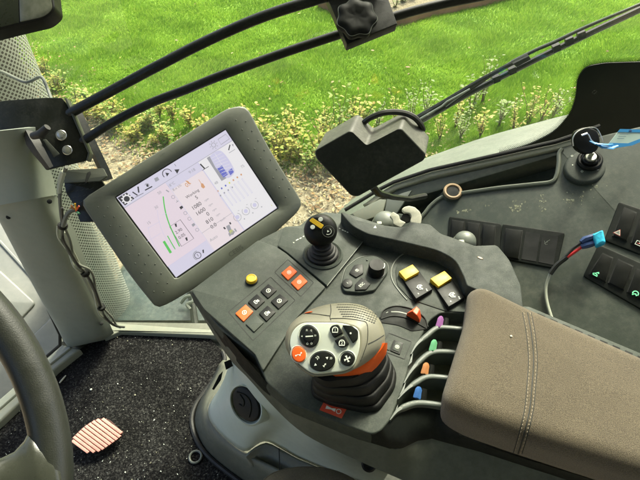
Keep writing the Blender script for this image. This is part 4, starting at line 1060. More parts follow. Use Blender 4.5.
# ================================================================ SIDE CONSOLE (right)
SCP = PL((.056, .80, .43), (-.515, -.411, 1))
sn = SCP.n
sc = thing('side_console', 'dusty dark side console with tray and blank switch banks under the window', 'side console', SCP(560, 220, -.08))
body_px = fil([(330,240,2),(345,215,2),(372,208,3),(395,212,3),(424,218,6),(430,206,5),(444,196,6),(470,192,6),(500,187.8,4),(545,183,4),(556,180,5),(558.5,165,6),(560,153,4),(556,149,4),(576,142.5,2),(606,134,6),(640,126,4),(800,90,4),(850,470,4),(640,470,4),(430,420,4)], 4)
body = mk('console_body', MB().slab(SCP.map(body_px), sn, .03, .004, 4), M['sconsole'], sc)
mk('tray_floor', MB().slab(SCP.map([(348,232),(396,207),(480,184),(562,163),(566,192),(430,240)], -.055), sn, .01, .002), M['sconsole'], sc)
mk('tray_back_wall', MB().slab(SCP.map([(375,206),(398,189),(440,178),(480,169.5),(558,150.5),(561,154),(480,178),(420,196),(390,212)], -.006), sn, .05, .002), M['sconsole'], sc)
trim = mk('trim_strip', MB().slab(SCP.map(fil([(372,205),(384,194.5),(396,188.5),(430,177),(480,166),(530,155),(556,149.3),(577,143.5),(600,135),(597,130),(574,138),(555,143.8),(530,149),(480,160.2),(430,171.5),(394,183.5),(378,193),(362,205)], 1.5)), sn, .02, .003, 3), M['trim'], sc)
mk('window_seal', MB().tube([SCP(u, v, .004) for u, v in [(345,210),(360,201),(378,190),(394,182),(430,170),(480,158.8),(530,147.5),(556,141.5),(577,134.5),(600,126)]], .0042, 8), M['rubber'], sc)
mk('pale_lip', MB().tube(cr([SCP(u, v, .0005) for u, v in [(418,221),(425,213),(431,205.5),(440,198.3),(450,195),(470,192),(500,187.8),(535,184.2),(551,182),(556.5,176),(558.7,163),(559,154),(562,149)]], 4), .0042, 8), M['lip'], sc)
mk('corner_panel', MB().slab(SCP.map([(352,213),(380,199),(386,199.5),(382,214),(360,222)], .006), sn, .004, .001), M['sill'], sc)
mk('corner_gusset', MB().slab(SCP.map([(387,199),(402,193),(412,190),(396,214),(384,214)], .004), sn, .004, .001), M['dgrey'], sc)
# connector post with tan ring
o = SCP(452.5, 192, .004); ax = (V((-.1, -.35, 1))).normalized()
cp = thing('round_socket', 'open round socket with a worn tan ring, at the left end of the console tray', 'socket', o-ax*.04)
mk('post', MB().lathe(o-ax*.045, ax, [(.03, 0), (.024, .015), (.0195, .03), (.019, .045), (.018, .0465)], 32), M['sconsole'], cp)
mk('ring', MB().lathe(o, ax, [(.0185, .0), (.0185, .004), (.0165, .0062), (.0135, .006), (.0122, .003), (.0120, -.002)], 32), M['tan'], cp)
mk('bore', MB().lathe(o, ax, [(.0122, .0008), (.0118, .0040), (.0001, .0041)], 24), M['hole'], cp)
# ---- ignition
IP = PL(SCP(588, 160, .004), (-.30, -.35, 1))
ig = thing('ignition_switch', 'round ignition switch with metal barrel, on the side console by the window corner', 'ignition switch', IP(588, 162))
mb = MB().slab(IP.map(ell(586,166,22,17,-5,40)), IP.n, .02, .006, 4, 0)
for u, v, g in [(572,156,'o'), (572.5,165,'+'), (582,171.5,'o'), (598,170,'-')]:
    a = IP(u, v); e1, e2, _ = basis(IP.n)
    if g == 'o': mb.stroke([a+e1*.0017*math.cos(t)+e2*.0017*math.sin(t) for t in [k*PI/5 for k in range(10)]], IP.n, .0007, 1, True, .0004)
    elif g == '+': mb.flat([a+e1*.0012*math.cos(t)+e2*.0012*math.sin(t) for t in [k*PI/3 for k in range(6)]], IP.n, 1, .0004)
    else: mb.stroke([a-e1*.002, a+e1*.002], IP.n, .001, 1, h=.0004)
mk('base_plate', mb, [M['deck'], M['wprint']], ig)
io = IP(589.5, 161, .001); ia = IP.n
mk('surround', MB().lathe(io, ia, [(.0215, 0), (.0215, .004), (.019, .007), (.0165, .007), (.0160, .004), (.0145, .004), (.0145, .011), (.0125, .0125), (.0118, .009), (.0095, .009)], 40), M['black'], ig)
mk('barrel', MB().lathe(io+ia*.004, ia, [(.0098, 0), (.0098, .010), (.0085, .0118), (.0001, .0118)], 28), M['steel'], ig)
ky = thing('ignition_key', 'black headed key on a thin ring, standing in the ignition switch', 'key', io+ia*.012)
mk('blade', MB().box(io+ia*.018, (.0035, 0, 0), (0, .0012, .0003), ia*.008, .0004), M['steel'], ky)
KH = PL(D(587, 141, .845), (.05, -.75, .66))
mk('key_head', MB().slab(KH.map(fil([(575,131,6),(585,126.5,6),(598,130,6),(601,141,7),(597,152,6),(586,154.8,6),(576,149,7),(573,140,6)], 5, 5)), KH.n, .008, .0022, 3), M['black'], ky)
mk('key_ring', MB().tube(cr([KH(u, v, .004) for u, v in [(573.3,146),(573,138),(578,131.5),(588,127.8),(596,128.4),(600,134),(603,143),(601.5,147)]], 5), .0011, 6), M['steel'], ky)
mk('ring_link', MB().tube([KH(u, v, .008) for u, v in [(581.5,135.5),(587,133.5),(588.5,135),(591,140),(595,143.5)]], [.0018, .0018, .0014, .0012, .0012], 6), M['steel'], ky)
TP = PL(D(620, 138, .83), (-.1, -.62, .78))
tg = thing('key_tag', 'pale blue rectangular paper tag with blue edges, hanging from the ignition key', 'key tag', TP(600, 145))
mk('loop', MB().tube([KH(590,142,.009), TP(596,143.5,.006), TP(602,147,.004), TP(612,148,.003), TP(618,145.5,.002)], [.0015, .004, .005, .0045, .002], 6, 0, False, True, .4).tube([KH(589.5,141,.009), TP(598,144,.009), TP(607,144.5,.007), TP(613,144,.003)], [.001, .003, .0025, .001], 6, 0, False, True, .4), M['bluet'], tg)
mb = MB().slab(TP.map([(607.5,145),(620,129),(645,129.5),(650,137),(632,144.5),(612,147.5)]), TP.n, .0008, .0002, 1, 0)
mb.slab(TP.map([(617.5,132),(620,129),(645,129.5),(645,132.5)], .0006), TP.n, .0004, 0, 0, 1)
mb.slab(TP.map([(607.5,145),(609.5,142.8),(628,143.3),(650,135),(650,138),(632,145.5),(612,148.5)], .0006), TP.n, .0004, 0, 0, 1)
for k in range(3): mb.stroke([TP(619.5-k*1.2, 134.2+k*2.2, .0006), TP(628-k*2, 134.2+k*2.2, .0006)], TP.n, .0006, 2, h=.0002)
mb.slab(TP.map(circ(630.5,130.8,1.6,.8,10), .0012), TP.n, .0003, 0, 0, 2)
mk('label', mb, [M['paper'], M['bluet'], M['navy']], tg)
# ---- switch banks
def bank(frame_px, label, group=None):
    t = thing('switch_bank', label, 'switch bank', SCP(sum(p[0] for p in frame_px)/len(frame_px), sum(p[1] for p in frame_px)/len(frame_px)), group)
    mb = MB().slab(SCP.map(fil(frame_px, 2.5, 3), .003), sn, .006, .0018, 3); mk('frame', mb, M['dark'], t)
    return t
def cell(t, q, kind, sym=None, sm=None, su=None, tilt=0):
    pl_ = SCP
    if kind == 'hole':
        mb = MB().slab(SCP.map(q, .0036), sn, .002, 0); o = mk('empty_slot', mb, M['hole'], t)
        return o
    mb = MB().slab(SCP.map(fil(q, .8, 2), .0042), sn, .003, .0006, 2, 1)
    i = lambda a: (q[a][0]*.88+sum(p[0] for p in q)/4*.12, q[a][1]*.94+sum(p[1] for p in q)/4*.06)
    qq = [i(0), i(1), i(2), i(3)]
    A = [SCP(*qq[0], .0085), SCP(*qq[1], .0085), SCP(*qq[2], .0060), SCP(*qq[3], .0060)]
    n = (A[1]-A[0]).cross(A[2]-A[1]); n = n if n.dot(sn) > 0 else -n; n.normalize()
    mb.slab(A, n, .004, .0008, 2, 0)
    if sym:
        rp = PL(A[0], n); o = rp(*su, .0003); ex = (A[1]-A[0]).normalized(); ey = n.cross(ex)
        if sym == 'tri': gl(mb, (o, ex, ey, n), 'tri', 2, .0010); mb.stroke([o+(ex*x+ey*y)*.0011 for x, y in [(-5.4,-4.2),(5.4,-4.2),(0,5)]], n, .0008, 3, True, .0002)
        elif sym == 'wash':
            mb.stroke([o+(ex*x+ey*y)*.001 for x, y in [(-4,-2),(-1,0),(3,-1.5),(4,-3.5),(-3,-3.5)]], n, .0014, 2, True, .0003); mb.stroke([o+(ex*x+ey*y)*.001 for x, y in [(-1,0),(1,2.4),(3,4)]], n, .0012, 2, False, .0003); mb.stroke([o+(ex*x+ey*y)*.001 for x, y in [(2,1.6),(4,2.6)]], n, .0014, 2, False, .0003)
        elif sym == 'swirl':
            mb.stroke([o+(ex*4*math.cos(a)+ey*4*math.sin(a))*.001 for a in [-.4+k*.5 for k in range(9)]], n, .0015, 2, False, .0003); mb.stroke([o+(ex*x+ey*y)*.001 for x, y in [(-3,-4),(0,-1),(-4,-1)]], n, .0013, 2, True, .0003); mb.stroke([o, o+(ex*3-ey*3)*.001], n, .0015, 2, False, .0003)
        elif sym == 'belt':
            mb.stroke([o+(ex*x+ey*y)*.001 for x, y in [(-4,-3),(4,-3),(4,1),(1,1),(1,4),(-4,4)]], n, .0012, 2, True, .0003); mb.stroke([o+(ex*x+ey*y)*.001 for x, y in [(-2,0),(2,0)]], n, .001, 3, False, .0003)
    return mk('rocker', mb, [M['black'], M['hole'], M[sm or 'white'], M['redp']], t)
b1 = bank([(449,216),(501.5,223.5),(499,262),(446,254)], 'bank of three blank black rocker switches, half hidden behind the console hood', None)
for k in range(3): cell(b1, [(451.5+15.6*k,219.5+2.1*k),(464.5+15.6*k,221.2+2.1*k),(463+15.6*k,252+2.1*k),(450+15.6*k,250.3+2.1*k)], 'rocker')
b2 = bank([(502.5,223.5),(565,232.5),(556.5,269),(498,258)], 'switch bank with one blank rocker and two open slots, near the loose wire terminals')
cell(b2, [(505.5,228),(523,230.3),(519,259.5),(502,257)], 'rocker')
cell(b2, [(525.5,231.5),(540,233.8),(536,261.5),(521.5,259)], 'hole')
cell(b2, [(542.5,234),(558,236.6),(553.5,265),(538.5,262)], 'hole')
mb = MB()
for a in [(546,243),(548,241.2)]: mb.stroke([SCP(a[0]-1.6, a[1]+1.3), SCP(a[0]+2, a[1]-.6)], sn, .0009, 0, h=.0042)
mb.stroke([SCP(x, y) for x, y in [(544.5,241.5),(545.5,245.5),(547.5,245)]], sn, .0007, 0, h=.0042); mk('mark', mb, M['dgrey'], b2)
b3 = bank([(619,201.5),(700,228),(690,274),(604,240.5)], 'upper switch bank at the right edge with a red hazard triangle rocker')
cell(b3, [(624,206.5),(637.5,212.5),(627,241.5),(612,236)], 'rocker', 'tri', 'white', (618.3,232.2))
cell(b3, [(641,214),(656,219.5),(646,249.5),(630.5,243)], 'rocker', 'belt', 'white', (638.5,243.5))
cell(b3, [(659,221),(674,227),(664,256),(649,250.5)], 'rocker')
b4 = bank([(598.5,244),(690,284),(680,332),(583,276)], 'lower switch bank at the right edge with green lit symbols')
cell(b4, [(602.5,252.5),(613.5,257.5),(606,282.5),(588,274.5)], 'rocker', 'wash', 'green', (596,273.5))
cell(b4, [(618,258.5),(634,266),(624,290.5),(607.5,283)], 'rocker')
cell(b4, [(636.5,268),(653,275),(642,300),(626.5,292)], 'rocker', 'swirl', 'green', (635.5,293.5))
# ---- dirt smudges (dried mud with a shape of its own)
rr = random.Random(3); smears = []
for (cu, cv, ru, rv, n) in [(518,207,11,7,26), (541,203,6,11,12), (569,198,6,10,14), (584,196,10,9,10), (463,211,14,4,10), (600,185,8,3,6), (486,205,8,4,4)]:
    mb = MB(); smears.append(mb)
    for k in range(n):
        a = rr.random()*6.28; d = rr.random()**.7; u = cu+ru*d*math.cos(a); v = cv+rv*d*math.sin(a)
        s = rr.uniform(.5, 2.2)*(1.2-d*.6); ang = rr.random()*3.14; el = rr.uniform(.3, .9); m_ = 9
        pts = []
        for j in range(m_):
            t = 2*PI*j/m_; q = s*rr.uniform(.6, 1.3); x = q*math.cos(t); y = q*el*math.sin(t)
            pts.append((u+x*math.cos(ang)-y*math.sin(ang), v+x*math.sin(ang)+y*math.cos(ang)))
        mb.flat(SCP.map(pts), sn, 0, .0002+.00002*len(mb.f)*.05)
mudm = mat('mud film', (.3, .3, .23), .95, var=.35, vs=300)
nt = mudm.node_tree; b = nt.nodes['Principled BSDF']; tc = nt.nodes.new('ShaderNodeTexCoord'); nz = nt.nodes.new('ShaderNodeTexNoise'); nz.inputs['Scale'].default_value = 260; nz.inputs['Detail'].default_value = 4
mr = nt.nodes.new('ShaderNodeMapRange'); mr.inputs[1].default_value = .34; mr.inputs[2].default_value = .58; mr.inputs[4].default_value = .75
nt.links.new(tc.outputs['Object'], nz.inputs['Vector']); nt.links.new(nz.outputs[0], mr.inputs[0]); nt.links.new(mr.outputs[0], b.inputs['Alpha'])
for mb in smears: mk('mud_smear', mb, mudm, sc)
# ---- loose wire with terminals
lw = thing('loose_wire', 'loose grey wire ending in red and black leads with blue spade terminals', 'wire', SCP(552, 322))
mk('cable', MB().tube(cr([SCP(u, v, h) for u, v, h in [(560,345,.004),(553,322,.005),(547,302,.005),(546,287,.007),(550,274,.012),(554,269,.014)]], 6), .0027, 8), M['lwire'], lw)
mk('black_sleeve', MB().tube(cr([SCP(u, v, h) for u, v, h in [(550,274,.012),(557,265,.016),(567,257,.02)]], 6), .0042, 8), M['wireb'], lw)
mk('red_lead', MB().tube(cr([SCP(u, v, h) for u, v, h in [(566,258,.02),(573,253,.022),(582,246.5,.024)]], 6), .0028, 8), M['redw'], lw)
mk('black_lead', MB().tube(cr([SCP(u, v, h) for u, v, h in [(566,256,.022),(573,248.5,.024),(581,243,.026)]], 6), .0026, 8), M['wireb'], lw)
mk('terminal', MB().tube([SCP(u, v, .025) for u, v in [(581,246.8),(586,245),(592,243.5),(596,242)]], [.0042, .0062, .0055, .005], 8), M['navy'], lw)
mk('terminal', MB().tube([SCP(u, v, .028) for u, v in [(581,242.3),(585,239.5),(591,237.5),(595,236)]], [.0042, .0062, .0055, .005], 8), M['navy'], lw)
mk('joining_sleeve', MB().slab(SCP.map(fil([(591.5,234,1.5),(603,229,2),(606,242,2),(596,246,1.5)], 1.5, 3), .034), sn, .012, .004, 3), M['cyan'], lw)
# ---- things behind the hood
def dome(u, v, r, px, lab, m='dgrey', cat='knob'):
    o = SCP(u, v, .018); a = V((-.15, -.3, 1)).normalized()
    t = thing('control_knob', lab, cat, o-a*.02)
    mk('knob_body', MB().lathe(o-a*.018, a, [(r, 0), (r*1.02, .012), (r*.95, .022), (r*.7, .03), (r*.35, .033), (.0001, .0335)], 36), M[m], t)
    mk('knob_rim', MB().lathe(o-a*.018, a, [(r*1.08, .004), (r*1.1, .008), (r*1.03, .011)], 36), M['sill'], t)
    mk('knob_tab', MB().box(o+a*.010-V((r*.5, r*.5, 0)), (.005, 0, 0), (0, .004, 0), (0, 0, .004), .001), M['sill'], t)
dome(385, 222, .026, 0, 'grey round knob behind the console hood, left of the broken cream ring', 'dgrey')
dome(465, 241, .021, 0, 'grey round knob behind the console hood, in front of the three blank switches', 'dgrey')
GP = PL(SCP(410, 215, .03), (-.1, -.5, .86))
t = thing('broken_ring', 'broken cream plastic ring open on one side, behind the console hood', 'ring', GP(410, 218))
c_out = [(401.5,209.5),(404,206.8),(409,205.5),(415,207),(420,211.5),(422,217),(421,224),(412,226),(410,221),(411.5,217),(410,213.5),(407,213),(404,212.5)]
mk('ring_arc', MB().slab(GP.map(fil(c_out, 1.6, 3)), GP.n, .008, .002, 3), M['cream'], t)
mk('ring_tongue', MB().slab(GP.map(fil([(389.5,216),(393,211.5),(399,215),(400,219.5),(406,222.5),(401,228),(393,224),(392.5,219.5)], 1.2, 3), .001), GP.n, .007, .0015, 3), M['cream'], t)
mk('ring_core', MB().slab(GP.map(fil([(403,213.5),(408,213.5),(411,217),(410,222),(405,223),(400,219)], 1.5, 3), -.004), GP.n, .004, .001), M['black'], t)

# ================================================================ BLACK BOX DEVICE
bx = thing('black_box_device', 'matt black notched box with a cable loop, held on an arm before the lawn', 'device', D(385, 190, .72))
XP = PL(D(370, 160, .66), (-.02, -.80, .60))
fpx = fil([(314.5,150.5,4),(350.5,129.8,4),(366.5,145.2,3),(401,127.2,4),(426.5,154,4),(424.5,160,3),(357.5,196.8,5),(351,195.5,3),(316,158,4)], 3, 5)
ext = D(377, 141, .70)-D(370, 160, .66)
A = XP.map(fpx)
fr_m = mat('box front', (.008, .011, .008), .55, bump=.2, bs=700, spec=.3, dust=.05)
dev_side = mat('box shell', (.05, .051, .042), .6, bump=.35, bs=900, var=.1, dust=.2)
mb = MB(); n = XP.n
cA = sum(A, V())/len(A)
back = [p+ext*1.0 for p in A]; bc = sum(back, V())/len(back)
rings = [[cA+(p-cA)*.97+n*.0 for p in A], [cA+(p-cA)*.99-n*.0006 for p in A], [p-n*.003 for p in A], [p-n*.003+ext*.9 for p in A], [p-n*.003+ext*.93-(p-cA)*.012 for p in A]]
b_ = len(mb.v)
mb.loft(rings, True, True)
k = len(A)
for i, f in enumerate(mb.f):
    if i < 2*k or i == len(mb.f)-2: mb.m[i] = 1
mk('case', mb, [dev_side, fr_m], bx, sharp=22)
mk('cable_loop', MB().tube(cr([D(361.5,126.5,.70), D(365,121.5,.69), D(372,117,.685), D(383,113,.68), D(395,112,.68), D(406,113.5,.68), D(415,118,.68), D(421,125,.69), D(423,130,.70)], 6), [.0042]*49, 8), M['wireb'], bx)
mk('support_arm', MB().tube([D(372,186,.72), D(378,193,.74), D(392,197,.80), D(410,199,.88), D(425,196,.92)], [.006, .006, .005, .005, .006], 8), M['metalb'], bx)
mk('cable_stub', MB().tube([D(362,128,.70), D(369,136,.69), D(374,142,.685)], [.003, .004, .002], 8), M['dgrey'], bx)

# ================================================================ FLOOR, MAT, PEDAL
FZ = PZ(0); 
fl = MB().slab(PZ(-.012).map([(-300,620),(-60,462),(0,418),(52,366),(76,338),(100,322),(420,326),(900,420),(900,900),(-300,900)]), UP, .05, 0)
tag(mk('floor', fl, M['olive']), kind='structure')
cm = bpy.data.materials.new('loop carpet'); cm.use_nodes = True; nt = cm.node_tree; N = nt.nodes; L = nt.links; b = N['Principled BSDF']; b.inputs['Roughness'].default_value = .95; b.inputs['Specular IOR Level'].default_value = .15
tc = N.new('ShaderNodeTexCoord')
def nz_(s, d=3): 
    n = N.new('ShaderNodeTexNoise'); n.inputs['Scale'].default_value = s; n.inputs['Detail'].default_value = d; L.new(tc.outputs['Object'], n.inputs['Vector']); return n
r1 = N.new('ShaderNodeValToRGB'); n1 = nz_(230, 5); L.new(n1.outputs[0], r1.inputs[0])
r1.color_ramp.elements[0].position = .42; r1.color_ramp.elements[0].color = (.004, .004, .004, 1); r1.color_ramp.elements[1].position = .72; r1.color_ramp.elements[1].color = (.055, .055, .05, 1)
e = r1.color_ramp.elements.new(.56); e.color = (.016, .016, .015, 1)
n2 = nz_(9, 3); r2 = N.new('ShaderNodeMapRange'); r2.inputs[1].default_value = .35; r2.inputs[2].default_value = .65; r2.inputs[3].default_value = .6; r2.inputs[4].default_value = 1.5; L.new(n2.outputs[0], r2.inputs[0])
mx_ = N.new('ShaderNodeMix'); mx_.data_type = 'RGBA'; mx_.blend_type = 'MULTIPLY'; mx_.inputs[0].default_value = 1; L.new(r1.outputs[0], mx_.inputs[6]); L.new(r2.outputs[0], mx_.inputs[7])
L.new(mx_.outputs[2], b.inputs['Base Color'])
bp = N.new('ShaderNodeBump'); bp.inputs['Strength'].default_value = 1; bp.inputs['Distance'].default_value = .004; n3 = nz_(420, 2); L.new(n3.outputs[0], bp.inputs['Height']); L.new(bp.outputs[0], b.inputs['Normal'])
mat_px = fil([(101,334.5,3),(205,333,3),(222,350,3),(224,362,3),(212,382,6),(194,408,8),(192.5,428,8),(208,456,8),(252,492,4),(330,560,4),(-150,620,4),(-180,470,2),(-80,470,4),(0,413,3),(48,372,5),(78,350,5)], 4, 4)
FM = PZ(.006)
carpet = mk('floor_mat', MB().slab(FM.map(mat_px), UP, .014, .003, 2), cm)
tag(carpet, 'black loop pile carpet mat speckled with grit, covering the cab floor', 'floor mat')
mk('bound_edge', MB().tube(cr([FM(u, v, .001) for u, v in [(223,352),(224,362),(212,382),(195,406),(192.5,428),(207,455),(252,491)]], 6), .006, 8), M['rubber'], carpet)
mb = MB(); rr = random.Random(5)
for k in range(1500):
    u = rr.uniform(-40, 225); v = rr.uniform(336, 520); p = FM(u, v, .0015)
    if rr.random() < .5 and v < 400: continue
    s = rr.choice([.0006, .0008, .0011, .0016]) if rr.random() < .93 else .0026
    q = [p+V((rr.uniform(-s, s), rr.uniform(-s, s), rr.uniform(0, s))) for _ in range(4)]
    mb.add(q, [[0, 1, 2], [0, 2, 3], [0, 3, 1], [1, 3, 2]], rr.choice([0, 0, 1]))
# keep crumbs on the mat only
from mathutils.geometry import intersect_point_tri_2d
poly = [(p.x, p.y) for p in FM.map(mat_px)]
def inside(x, y, poly):
    c = False; n = len(poly)
    for i in range(n):
        x1, y1 = poly[i]; x2, y2 = poly[i-1]
        if (y1 > y) != (y2 > y) and x < (x2-x1)*(y-y1)/(y2-y1)+x1: c = not c
    return c
keepv = MB()
for i in range(0, len(mb.v), 4):
    if inside(mb.v[i][0], mb.v[i][1], poly): keepv.add(mb.v[i:i+4], [[0, 1, 2], [0, 2, 3], [0, 3, 1], [1, 3, 2]], mb.m[i])
tag(mk('grit', keepv, [M['wprint'], M['dirt']]), 'pale grit and crumbs scattered over the black floor mat', 'grit', kind='stuff')
tag(mk('straw', MB().tube([FM(59.5,383,.003), FM(62,380,.004), FM(65.8,375.5,.004)], [.0018, .0022, .0016], 5), M['cream']), 'short pale straw lying on the black mat near the pillar foot', 'straw')
tag(mk('paper_crumb', MB().ball(FM(91,389.5,.003), .003, 4, sc=(1, 1, .7)), M['white']), 'tiny white crumb on the black mat above the coral pedal', 'crumb')
o = FM(195.5, 457, .002)
tag(mk('washer', MB().tube([o+V((.0135*math.cos(t), .0135*math.sin(t), .001)) for t in [k*PI/16 for k in range(32)]], .0028, 8, 0, True), M['dgrey']), 'small loose grey washer ring lying on the mat beside the side panel', 'washer')
PD = PL(FZ(97, 436)+V((0, 0, .045)), (.12, -.30, .95))
pd = thing('accelerator_pedal', 'faded coral ribbed pedal pad on the black mat, right of the steering wheel', 'pedal', FZ(97, 436))
ppx = [(70.5,439,3),(84,426,4),(97,418,5),(109,418.8,4),(122.5,432.5,3),(120.5,437.5,3),(101,451.3,4),(88,453.5,4),(74,443,3)]
mk('pad_base', MB().slab(PD.map(fil(ppx, 3, 4), -.003), PD.n, .008, .002, 3), mat('pedal groove', (.05, .02, .016), .8), pd)
# ribs run from upper left to lower right
ribs_ = [[(73.8,436),(89.5,447.8)]]
P_poly = fil(ppx, 3, 4)
def clipline(p, d):
    ts = []
    n = len(P_poly)
    for i in range(n):
        a = P_poly[i]; b_ = P_poly[(i+1) % n]; ex_ = (b_[0]-a[0], b_[1]-a[1]); det = d[0]*(-ex_[1])+d[1]*ex_[0]
        if abs(det) < 1e-9: continue
        wx, wy = a[0]-p[0], a[1]-p[1]
        t = (wx*(-ex_[1])+wy*ex_[0])/det; s = (d[0]*wy-d[1]*wx)/det
        if 0 <= s <= 1: ts.append(t)
    return (min(ts), max(ts)) if len(ts) > 1 else None
dr = (.80, .60); mb = MB()
for k in range(10):
    c0_ = (80.3+k*3.25, 446.6-k*2.5); r = clipline((c0_[0], c0_[1]), dr)
    if not r: continue
    t0, t1 = r
    if t1-t0 < 4: continue
    a = (c0_[0]+dr[0]*(t0+.5), c0_[1]+dr[1]*(t0+.5)); b_ = (c0_[0]+dr[0]*(t1-.5), c0_[1]+dr[1]*(t1-.5)); hw = (1.22*.57, -1.22*.5)
    hw = (1.2, -1.0)
    mb.slab(PD.map([(a[0]-hw[0], a[1]-hw[1]), (a[0]+hw[0], a[1]+hw[1]), (b_[0]+hw[0], b_[1]+hw[1]), (b_[0]-hw[0], b_[1]-hw[1])], .0035), PD.n, .006, .0007, 2)
mk('pad_ribs', mb, M['pedal'], pd)
mk('pedal_arm', MB().tube([PD(96,436,-.006), FZ(100,425), ], .008, 8), M['metalb'], pd)

# door sill frames
SZ = PZ(.03)
tag(mk('window_sill', MB().slab(PZ(.022).map([(100,331),(109,322.5),(206,329),(300,334),(300,340),(206,335.2),(120,331.5),(104,338)]), UP, .03, .004, 3), M['sill']), 'pale floor level sill strip below the dusty lower window, behind the mat', 'sill')
tag(mk('door_sill', MB().slab(PZ(.03).map([(-60,440),(0,398),(46,358.5),(62,344),(80,349),(56,368),(0,421),(-60,470)]), UP, .035, .006, 3).tube([PZ(.032)(u, v) for u, v in [(-60,452),(0,408),(50,364),(70,348)]], .004, 6), M['sill']), 'pale grey sill strip running down left from the pillar foot', 'sill')

# ================================================================ SIDE PANEL WITH VENT
sp = thing('seat_side_panel', 'blue grey panel with olive lower skirt and round air vent, under the armrest console', 'side panel', FZ(250, 440))
def lc(px, z, n=40): return [PZ(z)(p.x, p.y) for p in resample(cr([(*q, 0) for q in px], 6), n)]
k0 = lc([(219,364),(211,380),(198,404),(194.5,424),(204,448),(222,466),(250,486),(300,515),(350,540)], .004)
k1 = lc([(223,360),(216,378),(205,402),(202,420),(211,438),(226,450),(246,463),(300,492),(360,522)], .07)
k2 = lc([(229,361),(221,383),(208,404),(207.5,418),(215,430),(228,443),(246,456),(300,482),(370,512)], .12)
mb = MB().loft([k0, k1, k2], False, False); 
skirt = mk('lower_skirt', mb, M['olive'], sp, sharp=60); md = skirt.modifiers.new('sol', 'SOLIDIFY'); md.thickness = .006; md.offset = -1
g0 = lc([(230,361),(222,384),(209.5,404),(208.5,417),(216,429),(229,441.5),(245,452),(256,445),(266,441),(280,448),(300,459),(340,475),(380,488)], .125, 50)
g1 = lc([(232,358),(226,374),(219,392),(219,407),(226,420),(238,430),(250,436),(261,434),(272,432),(288,440),(306,450),(344,466),(384,480)], .20, 50)
g2 = lc([(234,352),(232,366),(235,384),(243,398),(253,408),(264,414),(275,418),(285,422),(296,430),(310,440),(324,448),(350,460),(388,474)], .30, 50)
g3 = lc([(236,346),(240,362),(250,376),(262,388),(274,398),(284,405),(293,410),(302,416),(312,423),(324,431),(336,439),(360,451),(392,466)], .40, 50)
g4 = lc([(250,340),(256,356),(264,370),(276,382),(288,392),(296,400),(304,406),(312,411),(322,418),(334,426),(346,434),(370,446),(400,460)], .43, 50)
pn_ = mk('panel', MB().loft([g0, g1, g2, g3, g4], False, False), M['sidegrey'], sp, sharp=70)
s_ = pn_.modifiers.new('ss', 'SUBSURF'); s_.levels = 1; s_.render_levels = 2; md = pn_.modifiers.new('sol', 'SOLIDIFY'); md.thickness = .004; md.offset = -1
tr = bvh(pn_)
h0 = onto(tr, 246, 405, 0)
vn = h0[1]; vn = (vn*.6+(CAM-h0[0]).normalized()*.6+V((-.12, -.1, 0))).normalized(); VP = PL(h0[0]+vn*.03, vn)
vent = mk('air_vent', MB().loft([[p-vn*.045 for p in VP.map(ell(249,408,22,16,62,48))], VP.map(ell(247,405.5,22,15.5,62,48)), VP.map(ell(246,405,20.8,14.3,62,48), .003), VP.map(ell(246,405,19.8,13.0,62,48), .001), VP.map(ell(246,405,19.8,13.0,62,48), -.006)], True, True), M['sidegrey'], sp, sharp=50)
mb = MB().slab(VP.map(ell(245.8,404.6,19.2,12.2,62,48), .0045), vn, .012, .004, 4)
vd = mk('vent_disc', mb, M['black'], vent)
mb = MB()
mb.tube(cr([VP(u, v, .0048) for u, v in [(237,392),(245,395),(250,401),(251,409),(249,417)]], 6), .0016, 6); mb.tube(cr([VP(u, v, .0048) for u, v in [(240,394.5),(244,401),(243,406),(239,404)]], 6), .0014, 6)
mk('louvre', mb, M['dark'], vent)
# dark lower right housing
d0 = lc([(246,457),(256,449),(266,444.5),(276,449),(285,454),(300,462),(345,480),(400,500)], .145, 30); d1 = lc([(250,468),(262,470),(272,476),(284,482),(300,490),(320,498),(350,510),(400,530)], .06, 30); d2 = lc([(252,486),(266,492),(280,500),(292,508),(310,516),(330,524),(360,536),(400,550)], .0, 30)
o = mk('dark_housing', MB().loft([d0, d1, d2], False, False), M['olive'], sp, sharp=60); md = o.modifiers.new('sol', 'SOLIDIFY'); md.thickness = .005; md.offset = -1
mk('panel_clip', MB().slab([D(u, v, .93) for u, v in [(224,362),(231,359),(233,366),(226,370)]], (CAM-D(228,365,.93)), .006, .0015).slab([D(u, v, .93) for u, v in [(219,375),(223,371),(221,380),(214,390),(212,389)]], (CAM-D(218,380,.93)), .004, .001), M['black'], sp)
mb = MB().tube([PZ(.147)(u, v) for u, v in [(279,448),(279.5,462),(280,480)]], .0012, 5)
mk('gap', mb, M['hole'], sp)
# seat cushion edge at the bottom
stc = thing('seat_cushion', 'rounded brown grey fabric seat edge at the bottom centre of the view', 'seat', PZ(.30)(310, 540))
ZS = .36
c = PZ(ZS)(312, 540)
pts = [PZ(ZS)(u, v) for u, v in [(250,500),(262,481),(276,471.5),(298,467),(322,467.5),(342,473),(360,483),(385,500),(430,560),(420,640),(250,640),(225,560)]]
q = cr(pts, 5, True); cc_ = sum(q, V())/len(q)
rings = [[cc_+(p-cc_)*s+V((0, 0, z)) for p in q] for s, z in [(.94, -.10), (.99, -.05), (1.0, -.02), (.99, -.006), (.97, .003), (.93, .009), (.8, .016), (.5, .02), (.1, .02)]]
cu_ = mk('cushion', MB().loft(rings, True, True), M['seat'], stc, sharp=180)
mk('piping', MB().tube([cc_+(p-cc_)*.985+V((0, 0, -.004)) for p in q], .003, 6, 0, True), M['seat'], stc)
mk('seat_pan', MB().loft([[cc_+(p-cc_)*s+V((0, 0, z)) for p in q] for s, z in [(.6, -.355), (.7, -.2), (.9, -.11)]], True, True), M['dark'], stc)
